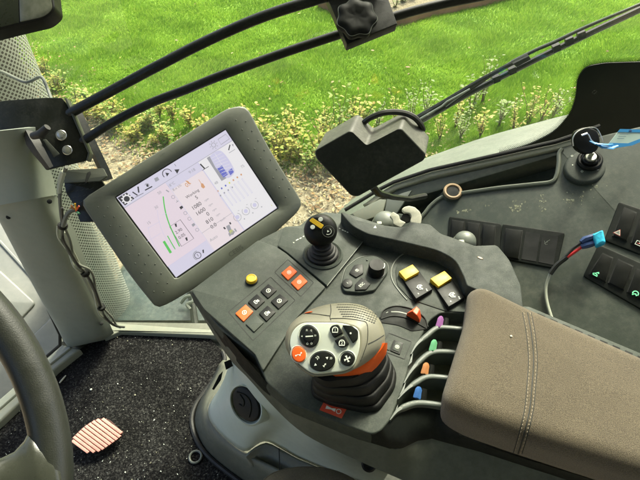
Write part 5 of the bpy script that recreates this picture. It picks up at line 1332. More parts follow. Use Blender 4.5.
# small grommet under the console
tag(mk('rubber_grommet', MB().lathe(D(369, 464, .80), (CAM-D(369, 464, .80)), [(.013, -.02), (.013, -.002), (.010, .0), (.006, -.004), (.0001, -.004)], 20), M['rubber']), 'small round black rubber grommet beside the seat edge, below the console', 'grommet')

# ================================================================ STEERING WHEEL
sw = thing('steering_wheel', 'dark textured steering wheel with a grey spoke, cut off at the bottom left', 'steering wheel', D(-200, 475, .40))
wn = V((-.12, -.52, .85)).normalized(); wc = D(-196, 475, .39)
vd_ = ray(40, 400).normalized()
WP = PL(wc, -ray(0, 470).normalized())
rim_px = [(-196+249*math.cos(R(a)), 475+249*math.sin(R(a))) for a in range(-180, 180, 4)]
mk('rim', MB().tube([WP(u, v) for u, v in rim_px], [.0186*1.0]*90, 20, 0, True), M['leather'], sw, sharp=80)
def wst(a, b, th): 
    A_, B_ = WP(*a), WP(*b); c = (A_+B_)/2; w = (B_-A_)/2
    return [c+w*math.cos(t)+WP.n*th*math.sin(t) for t in [2*PI*k/20 for k in range(20)]]
mk('spoke', MB().loft([wst((-130,440),(-120,520),.012), wst((-50,461),(-45,500),.011), wst((-5,461),(0,505),.011), wst((14,452),(18,512),.0135), wst((24,441),(32,520),.016), wst((27,435),(44,530),.0185), wst((31,433.5),(54,533),.0198), wst((46,434.5),(62,530),.0196), wst((54,438),(66,528),.0185), wst((57,446),(68,522),.014)], True, True), M['spoke'], sw, sharp=70)
mk('hub', MB().lathe(WP(-196, 475, -.03), WP.n, [(.03, -.1), (.07, -.02), (.085, .0), (.08, .03), (.05, .04), (.0001, .042)], 32), M['leather'], sw)
# ================================================================ WINDOW GLASS, FRIT, WIPER
YG = .875
GL = PY(YG)
gm = bpy.data.materials.new('window glass'); gm.use_nodes = True; nt = gm.node_tree; N = nt.nodes; L = nt.links; N.clear()
out = N.new('ShaderNodeOutputMaterial'); tr_ = N.new('ShaderNodeBsdfTransparent'); gs = N.new('ShaderNodeBsdfGlossy'); gs.inputs['Roughness'].default_value = .03; df = N.new('ShaderNodeBsdfDiffuse'); df.inputs['Color'].default_value = (.26, .32, .28, 1)
tr_.inputs['Color'].default_value = (.95, .98, .94, 1)
lw_ = N.new('ShaderNodeLayerWeight'); pw = N.new('ShaderNodeMath'); pw.operation = 'POWER'; pw.inputs[1].default_value = 5; L.new(lw_.outputs['Facing'], pw.inputs[0]); fr = N.new('ShaderNodeMath'); fr.operation = 'MULTIPLY_ADD'; fr.inputs[1].default_value = .7; fr.inputs[2].default_value = .035; L.new(pw.outputs[0], fr.inputs[0]); m1 = N.new('ShaderNodeMixShader'); m2 = N.new('ShaderNodeMixShader')
L.new(fr.outputs[0], m1.inputs[0]); L.new(tr_.outputs[0], m1.inputs[1]); L.new(gs.outputs[0], m1.inputs[2])
tc = N.new('ShaderNodeTexCoord'); sep = N.new('ShaderNodeSeparateXYZ'); L.new(tc.outputs['Object'], sep.inputs[0])
gz = N.new('ShaderNodeNewGeometry'); sp2 = N.new('ShaderNodeSeparateXYZ'); L.new(gz.outputs['Position'], sp2.inputs[0])
nn = N.new('ShaderNodeTexNoise'); nn.inputs['Scale'].default_value = 7; nn.inputs['Detail'].default_value = 6; nn.inputs['Roughness'].default_value = .7; L.new(tc.outputs['Object'], nn.inputs['Vector'])
r1 = N.new('ShaderNodeMapRange'); r1.inputs[1].default_value = .30; r1.inputs[2].default_value = -.05; r1.inputs[3].default_value = .09; r1.inputs[4].default_value = .30; L.new(sp2.outputs[2], r1.inputs[0])
mm = N.new('ShaderNodeMath'); mm.operation = 'MULTIPLY'; L.new(r1.outputs[0], mm.inputs[0]); L.new(nn.outputs[0], mm.inputs[1])
L.new(mm.outputs[0], m2.inputs[0]); L.new(m1.outputs[0], m2.inputs[1]); L.new(df.outputs[0], m2.inputs[2]); L.new(m2.outputs[0], out.inputs[0])
win = thing('side_window', 'large clear side window of the cab, dusty near the floor, with black dotted border at right', 'window', V((0, YG, .0)))
mb = MB(); x0, x1, z0, z1 = -.70, 1.5, .0, 1.75
z0 = -.12; mb.add([(x0, YG, z0), (x1, YG, z0), (x1, YG, z1), (x0, YG, z1), (x0, YG+.005, z0), (x1, YG+.005, z0), (x1, YG+.005, z1), (x0, YG+.005, z1)], [[0, 1, 2, 3], [7, 6, 5, 4]])
mk('pane', mb, gm, win, smooth=False)
GI = PY(YG-.003)
fr_px = [(380,199,3),(400,186,6),(430,172.5,10),(480,158,10),(530,144.5,20),(556,131,20),(571,113,14),(576,97,10),(577.5,78,9),(586,66.5,9),(605,63,6),(700,60,2),(760,150,2),(600,160,2),(500,172,2),(385,205,2)]
fr_in = fil(fr_px, 4, 6)
FRM = mat('black ceramic', (.008, .014, .010), .4, spec=.1)
mk('black_border', MB().slab(GI.map(fr_in), V((0, -1, 0)), .002, 0), FRM, win)
# dot matrix along the border
mb = MB()
edge = resample([V((*p, 0)) for p in fil([(500,152.8),(530,144.5,20),(556,131,20),(571,113,14),(576,97,10),(577.5,78,9),(586,66.5,9),(605,63,6),(700,60,2)], 4, 6, closed=False)], 150)
for row in range(4):
    dd = .9+row*1.15; rad = (.00125, .00105, .00085, .0006)[row]
    for k in range(150):
        if row % 2 and k == 149: continue
        p = edge[k] if not row % 2 else (edge[k]+edge[min(149, k+1)])/2
        t = edge[min(149, k+1)]-edge[max(0, k-1)]; nrm = V((t.y, -t.x, 0)).normalized()
        q = GI(p.x+nrm.x*dd, p.y+nrm.y*dd, .0005)
        mb.add([q+V((rad*math.cos(a), 0, rad*math.sin(a))) for a in [j*PI/4 for j in range(8)]], [list(range(8))])
mk('dot_matrix', mb, FRM, win)
q = GI(594.5, 92, .0012); mb = MB(); e = V((1, 0, 0)); f = V((0, 0, 1))
for k in range(9): a = k*.7; mb.add([q+e*(.003+.002*math.cos(a*2))*math.cos(a)+f*.0045*math.sin(a), q+e*(.0045*math.cos(a+.25))+f*.0045*math.sin(a+.25), q+e*.002*math.cos(a+.1)+f*.002*math.sin(a+.1)], [[0, 1, 2]])
mk('smudge', mb, M['dgrey'], win)
# wiper
WY = .93; WPn = PY(WY)
wi = thing('window_wiper', 'long black windscreen wiper lying diagonally across the lawn, right of the black box', 'wiper', WPn(420, 120))
def wp_(u, v, dy=0): return PY(WY+dy)(u, v)
mk('blade', MB().tube([wp_(416,123.5), wp_(470,92.5), wp_(540,57), wp_(600,28), wp_(660,0)], .0058, 6), M['wiper'], wi)
mk('rubber_lip', MB().tube([wp_(416,126,.008), wp_(470,95,.008), wp_(540,59.6,.008), wp_(600,30.6,.008), wp_(660,2.5,.008)], .0022, 6), M['wiperg'], wi)
mk('arm', MB().tube([wp_(412,122,-.012), wp_(445,102,-.012), wp_(480,80.5,-.012), wp_(505,67,-.012), wp_(523,58,-.012)], [.0085, .0065, .005, .0045, .0038], 8), M['wiper'], wi)
mk('arm_spring', MB().tube([wp_(418,120,-.022), wp_(442,106,-.022), wp_(447,101.5,-.022), wp_(470,89,-.022)], .0018, 6), M['wiperg'], wi)
mk('bow', MB().tube(cr([wp_(446,108,-.006), wp_(478,84.5,-.006), wp_(505,66.5,-.006), wp_(533,51.5,-.006), wp_(555,42,-.006), wp_(585,27.5,-.006), wp_(624,11,-.006), wp_(650,0,-.003)], 4), .0030, 8), M['wiper'], wi)
mk('bow_highlight', MB().tube(cr([wp_(446,106.6,-.010), wp_(478,83,-.010), wp_(505,65,-.010), wp_(533,49.8,-.010), wp_(555,40.2,-.010), wp_(585,26,-.010), wp_(624,9.8,-.010), wp_(650,-1,-.006)], 4), .0011, 6), M['wiperg'], wi)  # pale tube stands in for the highlight along the bow
mb = MB()
for (u, v) in [(496,78.5),(512,70),(556,47.5),(569,40.5),(581,34.5)]: mb.box(wp_(u, v, -.003), (.006, 0, .003), (-.003, 0, .006), (0, .006, 0), .001)
mk('bridge', mb, M['wiper'], wi)
mk('arm_joint', MB().slab(PY(WY-.02).map([(513,64),(529,56),(531.5,59.5),(517,67.5)]), V((0, -1, 0)), .016, .002), M['wiper'], wi)
# ================================================================ MUDGUARD outside
fd = thing('mudguard', 'dusty pale rear mudguard curving outside below the window', 'mudguard', V((.4, 1.1, .4)))
def row(px, y, n=40): return [PY(y)(p.x, p.y) for p in resample(cr([(*q, 0) for q in px], 6), n)]
t0 = row([(333,218),(350,201),(372,186),(392,173),(414,162.5),(450,149),(490,135.5),(530,124.5),(573,113.5),(640,101),(760,84)], 1.17)
t1 = row([(337,219),(354,203),(376,188.5),(396,176),(418,165.5),(454,152.5),(494,139.5),(534,129),(577,119),(645,108),(765,92)], 1.10)
t2 = row([(345,228),(362,214),(384,201),(404,190),(424,181),(460,169),(500,157),(540,148),(582,140),(650,130),(770,114)], .95)
t3 = [p+V((0, -.015, -.10)) for p in t2]; tb = [p+V((0, .03, -.05)) for p in t0]; tb2 = [p+V((.03, .05, -.5)) for p in t0]
mm_ = mat('mudguard paint', (.10, .115, .10), .65, var=.1, vs=9, dust=.55, ds=16, dc=(.19, .2, .165), bump=.2, bs=500)
o = mk('mudguard_skin', MB().loft([tb2, tb, t0, t1, t2, t3], False, False), mm_, fd, sharp=70); md = o.modifiers.new('sol', 'SOLIDIFY'); md.thickness = .006; md.offset = -1
# ================================================================ perforated guard
gd = thing('perforated_guard', 'pale perforated metal guard tube standing outside behind the cab pillar', 'guard', V((-.80, 1.05, -.4)))
gcol = bpy.data.materials.new('perforated sheet'); gcol.use_nodes = True; nt = gcol.node_tree; N = nt.nodes; L = nt.links; b = N['Principled BSDF']
b.inputs['Base Color'].default_value = (.27, .29, .245, 1); b.inputs['Roughness'].default_value = .55; b.inputs['Metallic'].default_value = .1
uvn = N.new('ShaderNodeUVMap'); uvn.uv_map = 'UVMap'
def dots(off):
    a = N.new('ShaderNodeVectorMath'); a.operation = 'ADD'; a.inputs[1].default_value = (off, off, 0); L.new(uvn.outputs[0], a.inputs[0])
    f = N.new('ShaderNodeVectorMath'); f.operation = 'FRACTION'; L.new(a.outputs[0], f.inputs[0])
    s = N.new('ShaderNodeVectorMath'); s.operation = 'SUBTRACT'; s.inputs[1].default_value = (.5, .5, 0); L.new(f.outputs[0], s.inputs[0])
    l = N.new('ShaderNodeVectorMath'); l.operation = 'LENGTH'; L.new(s.outputs[0], l.inputs[0]); return l.outputs['Value']
mi = N.new('ShaderNodeMath'); mi.operation = 'MINIMUM'; L.new(dots(0), mi.inputs[0]); L.new(dots(.5), mi.inputs[1])
gt = N.new('ShaderNodeMath'); gt.operation = 'GREATER_THAN'; gt.inputs[1].default_value = .245; L.new(mi.outputs[0], gt.inputs[0]); L.new(gt.outputs[0], b.inputs['Alpha'])
ga, gb = PY(1.05)(8, 20), PY(1.05)(128, 292)
def cyl(cx, cy, r, z0, z1, n=64, nz=2, lean=0):
    mb = MB(); mb.uv = []; P_ = 0.0115
    for j in range(nz+1):
        z = z0+(z1-z0)*j/nz
        for i in range(n+1):
            a = 2*PI*i/n; mb.v.append((cx+lean*z+r*math.cos(a), cy+r*math.sin(a), z)); mb.uv.append((a*r/P_, z/P_))
    for j in range(nz):
        for i in range(n): mb.f.append([j*(n+1)+i, j*(n+1)+i+1, (j+1)*(n+1)+i+1, (j+1)*(n+1)+i]); mb.m.append(0)
    return mb
# lean found from the right hand silhouette in the photo: px (12,28)->(40,100)->(116,272)
pa, pb = PY(1.05)(30, 70), PY(1.05)(113, 268)
lean = (pa.x-pb.x)/(pa.z-pb.z); rG = .115
cx0 = pb.x-lean*pb.z-rG*.97
mk('perforated_sheet', cyl(cx0, 1.05, rG, -.9, 1.5, 72, 2, lean), gcol, gd, sharp=80)
mk('inner_pipe', MB().tube([(cx0+lean*-.9, 1.05, -.9), (cx0+lean*1.5, 1.05, 1.5)], rG*.75, 32), mat('dark pipe', (.035, .035, .028), .7), gd)  # plain dark pipe behind the perforations
# ================================================================ bonnet seen past the pillar
BN = PL(D(30, 290, 1.62), (.35, -.35, .87))
bn = thing('tractor_bonnet', 'pale grey green bonnet side with raised panel, seen left of the cab pillar', 'bonnet', BN(20, 300, -.4))
mk('bonnet_skin', MB().slab(BN.map(fil([(-200,100),(30,150),(70,270),(92,380),(40,470),(-200,520)], 8)), BN.n, .3, .02, 4), M['bonnet'], bn)
mk('raised_panel', MB().slab(BN.map(fil([(-60,240,4),(0,270,4),(36,303,4),(18,322,4),(0,308,3),(-60,300,3)], 4), .008), BN.n, .02, .006, 3), M['bonnet'], bn)
mk('lower_step', MB().slab(BN.map(fil([(30,338,3),(56,312,3),(80,360,3),(50,385,3)], 4), .005), BN.n, .02, .005, 3), M['bonnet'], bn)
mk('body_crease', MB().tube([BN(u, v, .0) for u, v in [(-60,200),(0,242),(30,275),(46,300),(60,330)]], .006, 8), M['bonnet'], bn)
tag(mk('windscreen_seal', MB().tube([D(-20,176,.985), D(0,206,1.01), D(14,238,1.07), D(30,271,1.135), D(46,304,1.215), D(60,334,1.30), D(60,345,1.33), D(46,357,1.36), D(40,362,1.37)], .0045, 8), M['hole']), 'thin black windscreen seal between the pillar and the pale bonnet', 'seal')
# step / tank outside behind the dusty lower glass
tk = thing('fuel_tank', 'grey green fuel tank outside, seen blurred through the dusty lower glass', 'tank', V((-.15, 1.15, -.7)))
tkm = mat('tank paint', (.03, .045, .046), .35, var=.4, vs=8, dust=.35, ds=9, dc=(.2, .22, .18))
TQ = PZ(-.22)
mk('tank_body', MB().slab(TQ.map(fil([(118,262,8),(150,245,8),(330,240,8),(330,330,4),(100,330,4)], 6)), UP, .6, .04, 6), tkm, tk)
mk('tank_strap', MB().tube([TQ(180,247,.005), TQ(186,262,.01), TQ(190,285,.01), TQ(196,330,.01)], .012, 8), M['dark'], tk)
mk('s_glint', MB().tube(cr([TQ(181,303,.02), TQ(186,297,.04), TQ(192,296,.045), TQ(193,301,.045), TQ(187,304,.04), TQ(190,309,.03)], 5), .006, 8), M['dgrey'], tk)  # S-shaped glint behind the lower glass, modelled as a grey tube

# ================================================================ GROUND outside
GZ = -1.3
G = PZ(GZ)
def nodes_mat(name, rough=.9):
    m = bpy.data.materials.new(name); m.use_nodes = True; b = m.node_tree.nodes['Principled BSDF']; b.inputs['Roughness'].default_value = rough; b.inputs['Specular IOR Level'].default_value = .2; return m, m.node_tree.nodes, m.node_tree.links, b
soil, N, L, b = nodes_mat('soil and litter')
tc = N.new('ShaderNodeTexCoord')
def nzz(s, d=4, r=.6):
    n = N.new('ShaderNodeTexNoise'); n.inputs['Scale'].default_value = s; n.inputs['Detail'].default_value = d; n.inputs['Roughness'].default_value = r; L.new(tc.outputs['Object'], n.inputs['Vector']); return n
rp = N.new('ShaderNodeValToRGB'); n1 = nzz(38, 5, .75); L.new(n1.outputs[0], rp.inputs[0]); cs = rp.color_ramp
cs.elements[0].position = .33; cs.elements[0].color = (.12, .10, .06, 1); cs.elements[1].position = .68; cs.elements[1].color = (.36, .32, .21, 1)
e = cs.elements.new(.5); e.color = (.25, .215, .135, 1); L.new(rp.outputs[0], b.inputs['Base Color'])
bp = N.new('ShaderNodeBump'); bp.inputs['Strength'].default_value = .8; bp.inputs['Distance'].default_value = .02; L.new(n1.outputs[0], bp.inputs['Height']); L.new(bp.outputs[0], b.inputs['Normal'])
turf, N, L, b = nodes_mat('turf base'); tc = N.new('ShaderNodeTexCoord')
rp = N.new('ShaderNodeValToRGB'); n1 = nzz(1.3, 5, .6); L.new(n1.outputs[0], rp.inputs[0]); cs = rp.color_ramp
cs.elements[0].position = .35; cs.elements[0].color = (.15, .27, .03, 1); cs.elements[1].position = .65; cs.elements[1].color = (.22, .36, .04, 1); L.new(rp.outputs[0], b.inputs['Base Color'])
g = MB().add([(-300, -100, GZ-.01), (300, -100, GZ-.01), (300, 400, GZ-.01), (-300, 400, GZ-.01)], [[0, 1, 2, 3]])
tag(mk('ground', g, soil, smooth=False), kind='structure')
bd = [(-90,20),(-20,34),(20,58),(50,84),(90,112),(150,140),(210,152),(300,158),(380,164),(460,160),(560,166),(760,170)]
lawn_edge = cr([G(u, v) for u, v in bd], 6)
far = [V((16, 30, GZ)), V((-30, 30, GZ))]
pts = lawn_edge+[V((16, lawn_edge[-1].y, GZ))]+far+[V((-30, lawn_edge[0].y, GZ))]
mb = MB().add([p+V((0, 0, .004)) for p in pts], [list(range(len(pts)))])
tag(mk('lawn', mb, turf, smooth=False), kind='structure')
# grass blades
lp = [(p.x, p.y) for p in pts]
edge_x = np.array([p.x for p in lawn_edge]); edge_y = np.array([p.y for p in lawn_edge]); oo = np.argsort(edge_x); edge_x = edge_x[oo]; edge_y = edge_y[oo]
NB = 620000
U = rng.uniform(-60, 700, NB); Vv = 190-rng.random(NB)**.8*230
a = (U-320)/F; bb = (240-Vv)/F; ry = S2+bb*S2; rz = -S2+bb*S2; t = (GZ-1.15)/rz; X = a*t; Y = ry*t
ye = np.interp(X, edge_x, edge_y)+.25*np.sin(X*5)*.3+rng.normal(0, .12, NB)
fade = (Y > ye)
X, Y = X[fade], Y[fade]; n = len(X)
# patchiness: clumps lean together
def fld(x, y, s, ph): return np.sin(x*s+ph+1.7*np.sin(y*s*.7+ph))*np.sin(y*s*1.1+2*ph+1.3*np.sin(x*s*.6))
hgt = rng.uniform(.025, .06, n)*(1+.35*fld(X, Y, 5.3, .4)); wd = rng.uniform(.0045, .0085, n)*(.6+.1*Y)
th = rng.uniform(0, 2*PI, n); ln_ = rng.uniform(.2, 1.0, n); ld = 2.2*fld(X, Y, 2.1, 1.0)+rng.normal(0, 1.0, n)
cx_, sx_ = np.cos(th)*wd/2, np.sin(th)*wd/2
vv = np.zeros((n, 3, 3), np.float32)
vv[:, 0] = np.c_[X-cx_, Y-sx_, np.full(n, GZ)]; vv[:, 1] = np.c_[X+cx_, Y+sx_, np.full(n, GZ)]
vv[:, 2] = np.c_[X+np.cos(ld)*hgt*ln_, Y+np.sin(ld)*hgt*ln_, GZ+hgt]
def tri_mesh(name, verts, nper, mats, faces=None, midx=None):
    me = bpy.data.meshes.new(name); nv = len(verts); me.vertices.add(nv); me.vertices.foreach_set('co', verts.astype(np.float32).ravel())
    nf_ = nv//nper if faces is None else len(faces); li = np.arange(nv) if faces is None else np.asarray(faces).ravel(); k = nper if faces is None else len(faces[0])
    me.loops.add(len(li)); me.loops.foreach_set('vertex_index', li.astype(np.int32)); me.polygons.add(nf_)
    me.polygons.foreach_set('loop_start', np.arange(0, len(li), k, dtype=np.int32)); me.polygons.foreach_set('loop_total', np.full(nf_, k, dtype=np.int32))
    for m_ in mats: me.materials.append(m_)
    if midx is not None: me.polygons.foreach_set('material_index', midx.astype(np.int32))
    me.update(calc_edges=True); me.validate(); o = bpy.data.objects.new(name, me); COL.objects.link(o); W[o.name] = V((0, 0, 0)); return o
def leafmat(name, cols, trans=.35, rough=.6, patch=None):
    m = bpy.data.materials.new(name); m.use_nodes = True; N = m.node_tree.nodes; L = m.node_tree.links; b = N['Principled BSDF']; out = N['Material Output']
    ge = N.new('ShaderNodeNewGeometry'); rp = N.new('ShaderNodeValToRGB'); rp.color_ramp.elements[0].color = (*cols[0], 1); rp.color_ramp.elements[1].color = (*cols[-1], 1)
    for i, c in enumerate(cols[1:-1]): e = rp.color_ramp.elements.new((i+1)/(len(cols)-1)); e.color = (*c, 1)
    L.new(ge.outputs['Random Per Island'], rp.inputs[0]); src = rp.outputs[0]
    if patch:
        n = N.new('ShaderNodeTexNoise'); n.inputs['Scale'].default_value = patch[0]; n.inputs['Detail'].default_value = 5; L.new(ge.outputs['Position'], n.inputs['Vector'])
        mr = N.new('ShaderNodeMapRange'); mr.inputs[1].default_value = .35; mr.inputs[2].default_value = .65; L.new(n.outputs[0], mr.inputs[0])
        mx = N.new('ShaderNodeMix'); mx.data_type = 'RGBA'; mx.blend_type = 'MULTIPLY'; mx.inputs[0].default_value = 1; L.new(src, mx.inputs[6])
        m3 = N.new('ShaderNodeMix'); m3.data_type = 'RGBA'; m3.inputs[6].default_value = (*patch[1], 1); m3.inputs[7].default_value = (*patch[2], 1); L.new(mr.outputs[0], m3.inputs[0]); L.new(m3.outputs[2], mx.inputs[7]); src = mx.outputs[2]
    L.new(src, b.inputs['Base Color']); b.inputs['Roughness'].default_value = rough; b.inputs['Specular IOR Level'].default_value = .25
    t = N.new('ShaderNodeBsdfTranslucent'); L.new(src, t.inputs['Color']); ms = N.new('ShaderNodeMixShader'); ms.inputs[0].default_value = trans
    L.new(b.outputs[0], ms.inputs[1]); L.new(t.outputs[0], ms.inputs[2]); L.new(ms.outputs[0], out.inputs[0]); return m
grassm = leafmat('grass blades', [(.135, .27, .028), (.18, .33, .035), (.245, .41, .05), (.32, .44, .07)], .45, patch=(1.6, (.78, .84, .75), (1.2, 1.15, 1.05)))
o = tri_mesh('grass', vv.reshape(-1, 3), 3, [grassm]); tag(o, 'bright green mown grass blades covering the lawn', 'grass', kind='stuff')
# fallen leaves + litter
def leaf_cloud(n, sampler, smin, smax, zc):
    P = []; 
    for k in range(n):
        x, y = sampler(); s = rr.uniform(smin, smax); a = rr.random()*6.28; ti = rr.uniform(-.6, .6); c, s_ = math.cos(a), math.sin(a)
        z = GZ+zc*rr.random()
        loc = [(-1, 0, 0), (-.3, .42, .12), (.5, .36, .1), (1, 0, 0), (.45, -.38, .1), (-.35, -.4, .12)]
        P += [(x+s*(q[0]*c-q[1]*s_), y+s*(q[0]*s_+q[1]*c), z+s*(q[2]+ti*q[1])+.004) for q in loc]
    return np.array(P)
rr = random.Random(11)
def samp_px(u0, u1, v0, v1, cond=None):
    def f():
        while True:
            u, v = rr.uniform(u0, u1), rr.uniform(v0, v1)
            if cond is None or cond(u, v): p = G(u, v); return p.x, p.y
    return f
def edge_v(u): return float(np.interp(u, [b_[0] for b_ in bd], [b_[1] for b_ in bd]))
s1 = samp_px(-40, 660, 0, 215, lambda u, v: rr.random() < math.exp(-abs(v-edge_v(u)-6)/(16 if v < edge_v(u) else 30)))
lv_ = leaf_cloud(7000, s1, .010, .024, .03)
s2 = samp_px(-20, 660, -5, 170); lv2 = leaf_cloud(70, s2, .018, .032, .05)
lfm = leafmat('fallen leaves', [(.42, .34, .12), (.26, .16, .07), (.48, .42, .22), (.34, .2, .1), (.18, .11, .05), (.46, .43, .22)], .2)
vz = np.concatenate([lv_, lv2])
o = tri_mesh('fallen_leaves', vz, 6, [lfm]); tag(o, 'yellow and brown fallen leaves littering the lawn edge', 'leaf litter', kind='stuff')
# straw bits on the bare ground
P = []
for k in range(3000):
    u, v = rr.uniform(60, 420), rr.uniform(120, 240)
    if v < edge_v(u)+2: continue
    p = G(u, v); a = rr.random()*3.14; l = rr.uniform(.008, .028); w = rr.uniform(.002, .005); c, s_ = math.cos(a), math.sin(a); z = p.z+rr.uniform(.002, .015)
    P += [(p.x-c*l-s_*w, p.y-s_*l+c*w, z), (p.x-c*l+s_*w, p.y-s_*l-c*w, z), (p.x+c*l+s_*w, p.y+s_*l-c*w, z+rr.uniform(0, .01)), (p.x+c*l-s_*w, p.y+s_*l+c*w, z+rr.uniform(0, .01))]
strawm = leafmat('straw', [(.33, .29, .18), (.25, .21, .13), (.38, .34, .22), (.19, .15, .09)], .1)
o = tri_mesh('wood_chips', np.array(P), 4, [strawm]); tag(o, 'pale straw and chips covering the bare ground near the tractor', 'mulch', kind='stuff')
# low shrubs
stemm = mat('shrub stem', (.16, .11, .06), .8)
lm = [leafmat('yellow green leaves', [(.26, .30, .04), (.42, .40, .07), (.20, .27, .04), (.46, .42, .11), (.42, .28, .07)], .3), leafmat('pale leaves', [(.24, .32, .11), (.18, .26, .07), (.32, .36, .16), (.18, .26, .05)], .3), leafmat('green leaves', [(.10, .20, .03), (.2, .3, .05), (.34, .40, .1), (.5, .42, .12)], .3)]
def shrub(u, v, h, nst, kind, label, group):
    b_ = G(u, v); t = thing('low_shrub', label, 'shrub', b_, group)
    ms = MB(); P = []; lsz = rr.uniform(.014, .028)
    for s in range(nst):
        a = rr.random()*6.28; sp_ = rr.uniform(.1, .5); hh = h*rr.uniform(.6, 1.1); pts = []
        for k in range(5):
            q = k/4; pts.append(b_+V((math.cos(a)*sp_*hh*q**1.3+rr.uniform(-.01, .01), math.sin(a)*sp_*hh*q**1.3+rr.uniform(-.01, .01), hh*q)))
        ms.tube(pts, [.004, .0035, .003, .002, .0012], 4)
        nl = rr.randint(9, 17)
        for k in range(nl):
            q = rr.uniform(.2, 1.02)*3.98; i = min(3, int(q)); p = pts[i].lerp(pts[i+1], min(1, q-i))
            az = rr.random()*6.28; s_ = rr.uniform(.6, 1.1)*lsz; d = V((math.cos(az), math.sin(az), rr.uniform(-.2, .7))).normalized()
            sd = d.cross(V((0, 0, 1))).normalized(); upv = sd.cross(d); o_ = p+d*.008
            for (x, y, z) in [(0, 0, 0), (.6, .55, .12), (1.4, .5, .1), (2, 0, -.1), (1.4, -.5, .1), (.6, -.55, .12)]: P.append(o_+d*x*s_+sd*y*s_+upv*z*s_)
    mk('stems', ms, stemm, t)
    me = MB(); nf_ = len(P)//6; me.v = [tuple(p) for p in P]; me.f = [list(range(6*i, 6*i+6)) for i in range(nf_)]; me.m = [0]*nf_
    mk('foliage', me, lm[kind], t, smooth=False)
L_left = 'low shrub with sparse autumn leaves in the ground cover left of the display'
L_mid = 'low yellow green shrub at the lawn edge between the display and the black box'
L_box = 'low shrub sprig with pale leaves standing above the black box on the lawn edge'
L_right = 'low leafy shrub below the wiper, in front of the mudguard'
for k in range(40):
    u = rr.uniform(35, 175); v = edge_v(u)+rr.uniform(-10, 12); shrub(u, v, rr.uniform(.10, .22), 5, rr.choice([0, 0, 2]), L_left, 'autumn shrubs left of the display')
for (u, v, h) in [(243,150,.34),(262,148,.42),(285,152,.36),(300,160,.3),(325,150,.42),(336,142,.5),(350,140,.46),(275,168,.28),(310,170,.26),(250,166,.3),(228,148,.28),(205,140,.26),(190,128,.22),(330,168,.28),(296,140,.3),(268,150,.34),(278,158,.3),(290,164,.26),(318,160,.3),(345,158,.3),(256,158,.3),(238,158,.26),(218,146,.26),(174,122,.24),(160,118,.24),(360,150,.3),(322,142,.36)]:
    shrub(u, v, h, 7, rr.choice([0, 0, 0, 2]), L_mid, 'shrubs between display and black box')
for (u, v, h, k) in [(362,130,.36,0),(378,128,.34,1),(395,126,.36,0),(412,122,.4,1),(424,118,.34,1)]: shrub(u, v, h, 5, k, L_box, 'shrub sprigs above the black box')
for (u, v, h, k) in [(470,112,.42,1),(482,104,.5,1),(440,140,.36,0),(460,140,.34,1),(480,138,.32,0),(498,128,.36,1),(512,134,.34,0),(527,126,.42,0),(540,122,.4,0),(552,118,.3,1),(455,128,.3,0)]: shrub(u, v, h, 6, k, L_right, 'shrubs below the wiper')
# timber edging and flower bed at the top
te = cr([G(318, 8), G(350, 20), G(396, 27), G(430, 18.5), G(470, 9.5), G(540, -6)], 5)
mb = MB().loft([[p+V((0, 0, -.02)), p+V((0, 0, .14)), p+V((.02, .06, .14)), p+V((.02, .06, -.02))] for p in te], True, True)
tag(mk('timber_edging', mb, M['wood'], sharp=30), 'red brown timber edging board at the far side of the lawn', 'edging')
tpts = [p+V((.02, .07, 0)) for p in te]; bedm = [p+V((0, 0, .012)) for p in tpts]+[G(600, -60)+V((0, 0, .012)), G(300, -60)+V((0, 0, .012))]
tag(mk('flower_bed', MB().add([p+V((0, 0, .05)) for p in bedm], [list(range(len(bedm)))]), soil, smooth=False), kind='structure')
for (u, v) in [(335,4),(345,0),(352,-4),(402,6),(412,2),(425,-3),(436,-8),(395,12)]: shrub(u, v, .25, 6, 1 if u > 390 else 0, 'small leafy plant in the bed behind the timber edging', 'plants in the far bed')

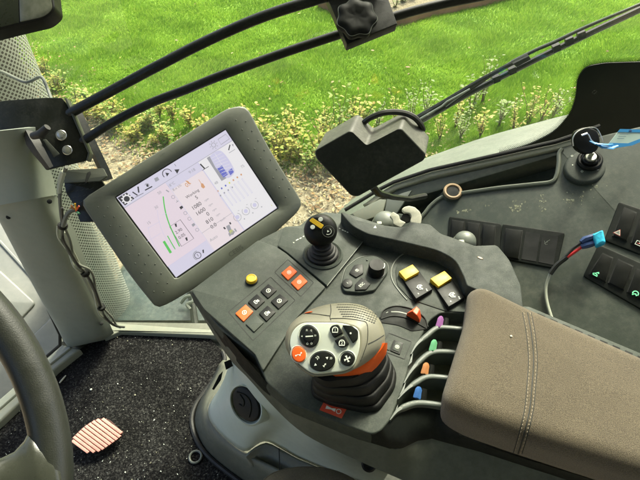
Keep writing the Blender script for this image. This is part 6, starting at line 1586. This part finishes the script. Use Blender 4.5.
# ================================================================ UNSEEN ROOF AND REAR WALL (added to shade the cab), light, camera
rf = MB().slab([(-1.0, -1.0, 1.72), (1.5, -1.0, 1.72), (1.5, .86, 1.72), (-1.0, .86, 1.72)], V((0, 0, 1)), .06, .01)  # unseen roof, put in to keep overhead sky light off the interior
tag(mk('unseen_cab_roof', rf, mat('headliner', (.28, .29, .26), .9)), 'unseen pale cab roof lining, added above the driver to shade the interior', 'roof')
tag(mk('unseen_rear_wall', MB().slab([(-1.0, -.78, 0), (1.5, -.78, 0), (1.5, -.78, 1.72), (-1.0, -.78, 1.72)], V((0, 1, 0)), .04, .01), mat('rear wall grey', (.12, .125, .11), .9)), 'unseen dark rear wall panel, added behind the driver to block sky light', 'wall')  # unseen wall, added behind the camera to cut sky fill
w = bpy.data.worlds.new('World'); scene.world = w; w.use_nodes = True; nt = w.node_tree
sky = nt.nodes.new('ShaderNodeTexSky'); sky.sky_type = 'NISHITA'; sky.sun_disc = False; sky.sun_elevation = R(48); sky.sun_rotation = R(25); sky.air_density = 1; sky.dust_density = 7; sky.ozone_density = 1
nt.links.new(sky.outputs[0], nt.nodes['Background'].inputs[0]); nt.nodes['Background'].inputs[1].default_value = .14
ld = bpy.data.lights.new('sun', 'SUN'); ld.energy = 2.6; ld.angle = R(12); ld.color = (1, .95, .83); lo = bpy.data.objects.new('sun', ld); COL.objects.link(lo)
az = R(25); el = R(48); sd = V((math.sin(az)*math.cos(el), math.cos(az)*math.cos(el), math.sin(el))); lo.location = (2, 4, 6); lo.rotation_euler = sd.to_track_quat('Z', 'Y').to_euler()
cd = bpy.data.cameras.new('camera'); co = bpy.data.objects.new('camera', cd); COL.objects.link(co); co.location = CAM; co.rotation_euler = (R(45), 0, 0)
cd.lens = 27; cd.sensor_width = 36; cd.clip_start = .02; cd.clip_end = 1000; scene.camera = co
scene.view_settings.view_transform = 'Standard'; scene.view_settings.look = 'None'; scene.view_settings.gamma = 1; scene.view_settings.exposure = 1.72
for m_ in list(bpy.data.materials):
    if m_.users == 0: bpy.data.materials.remove(m_)
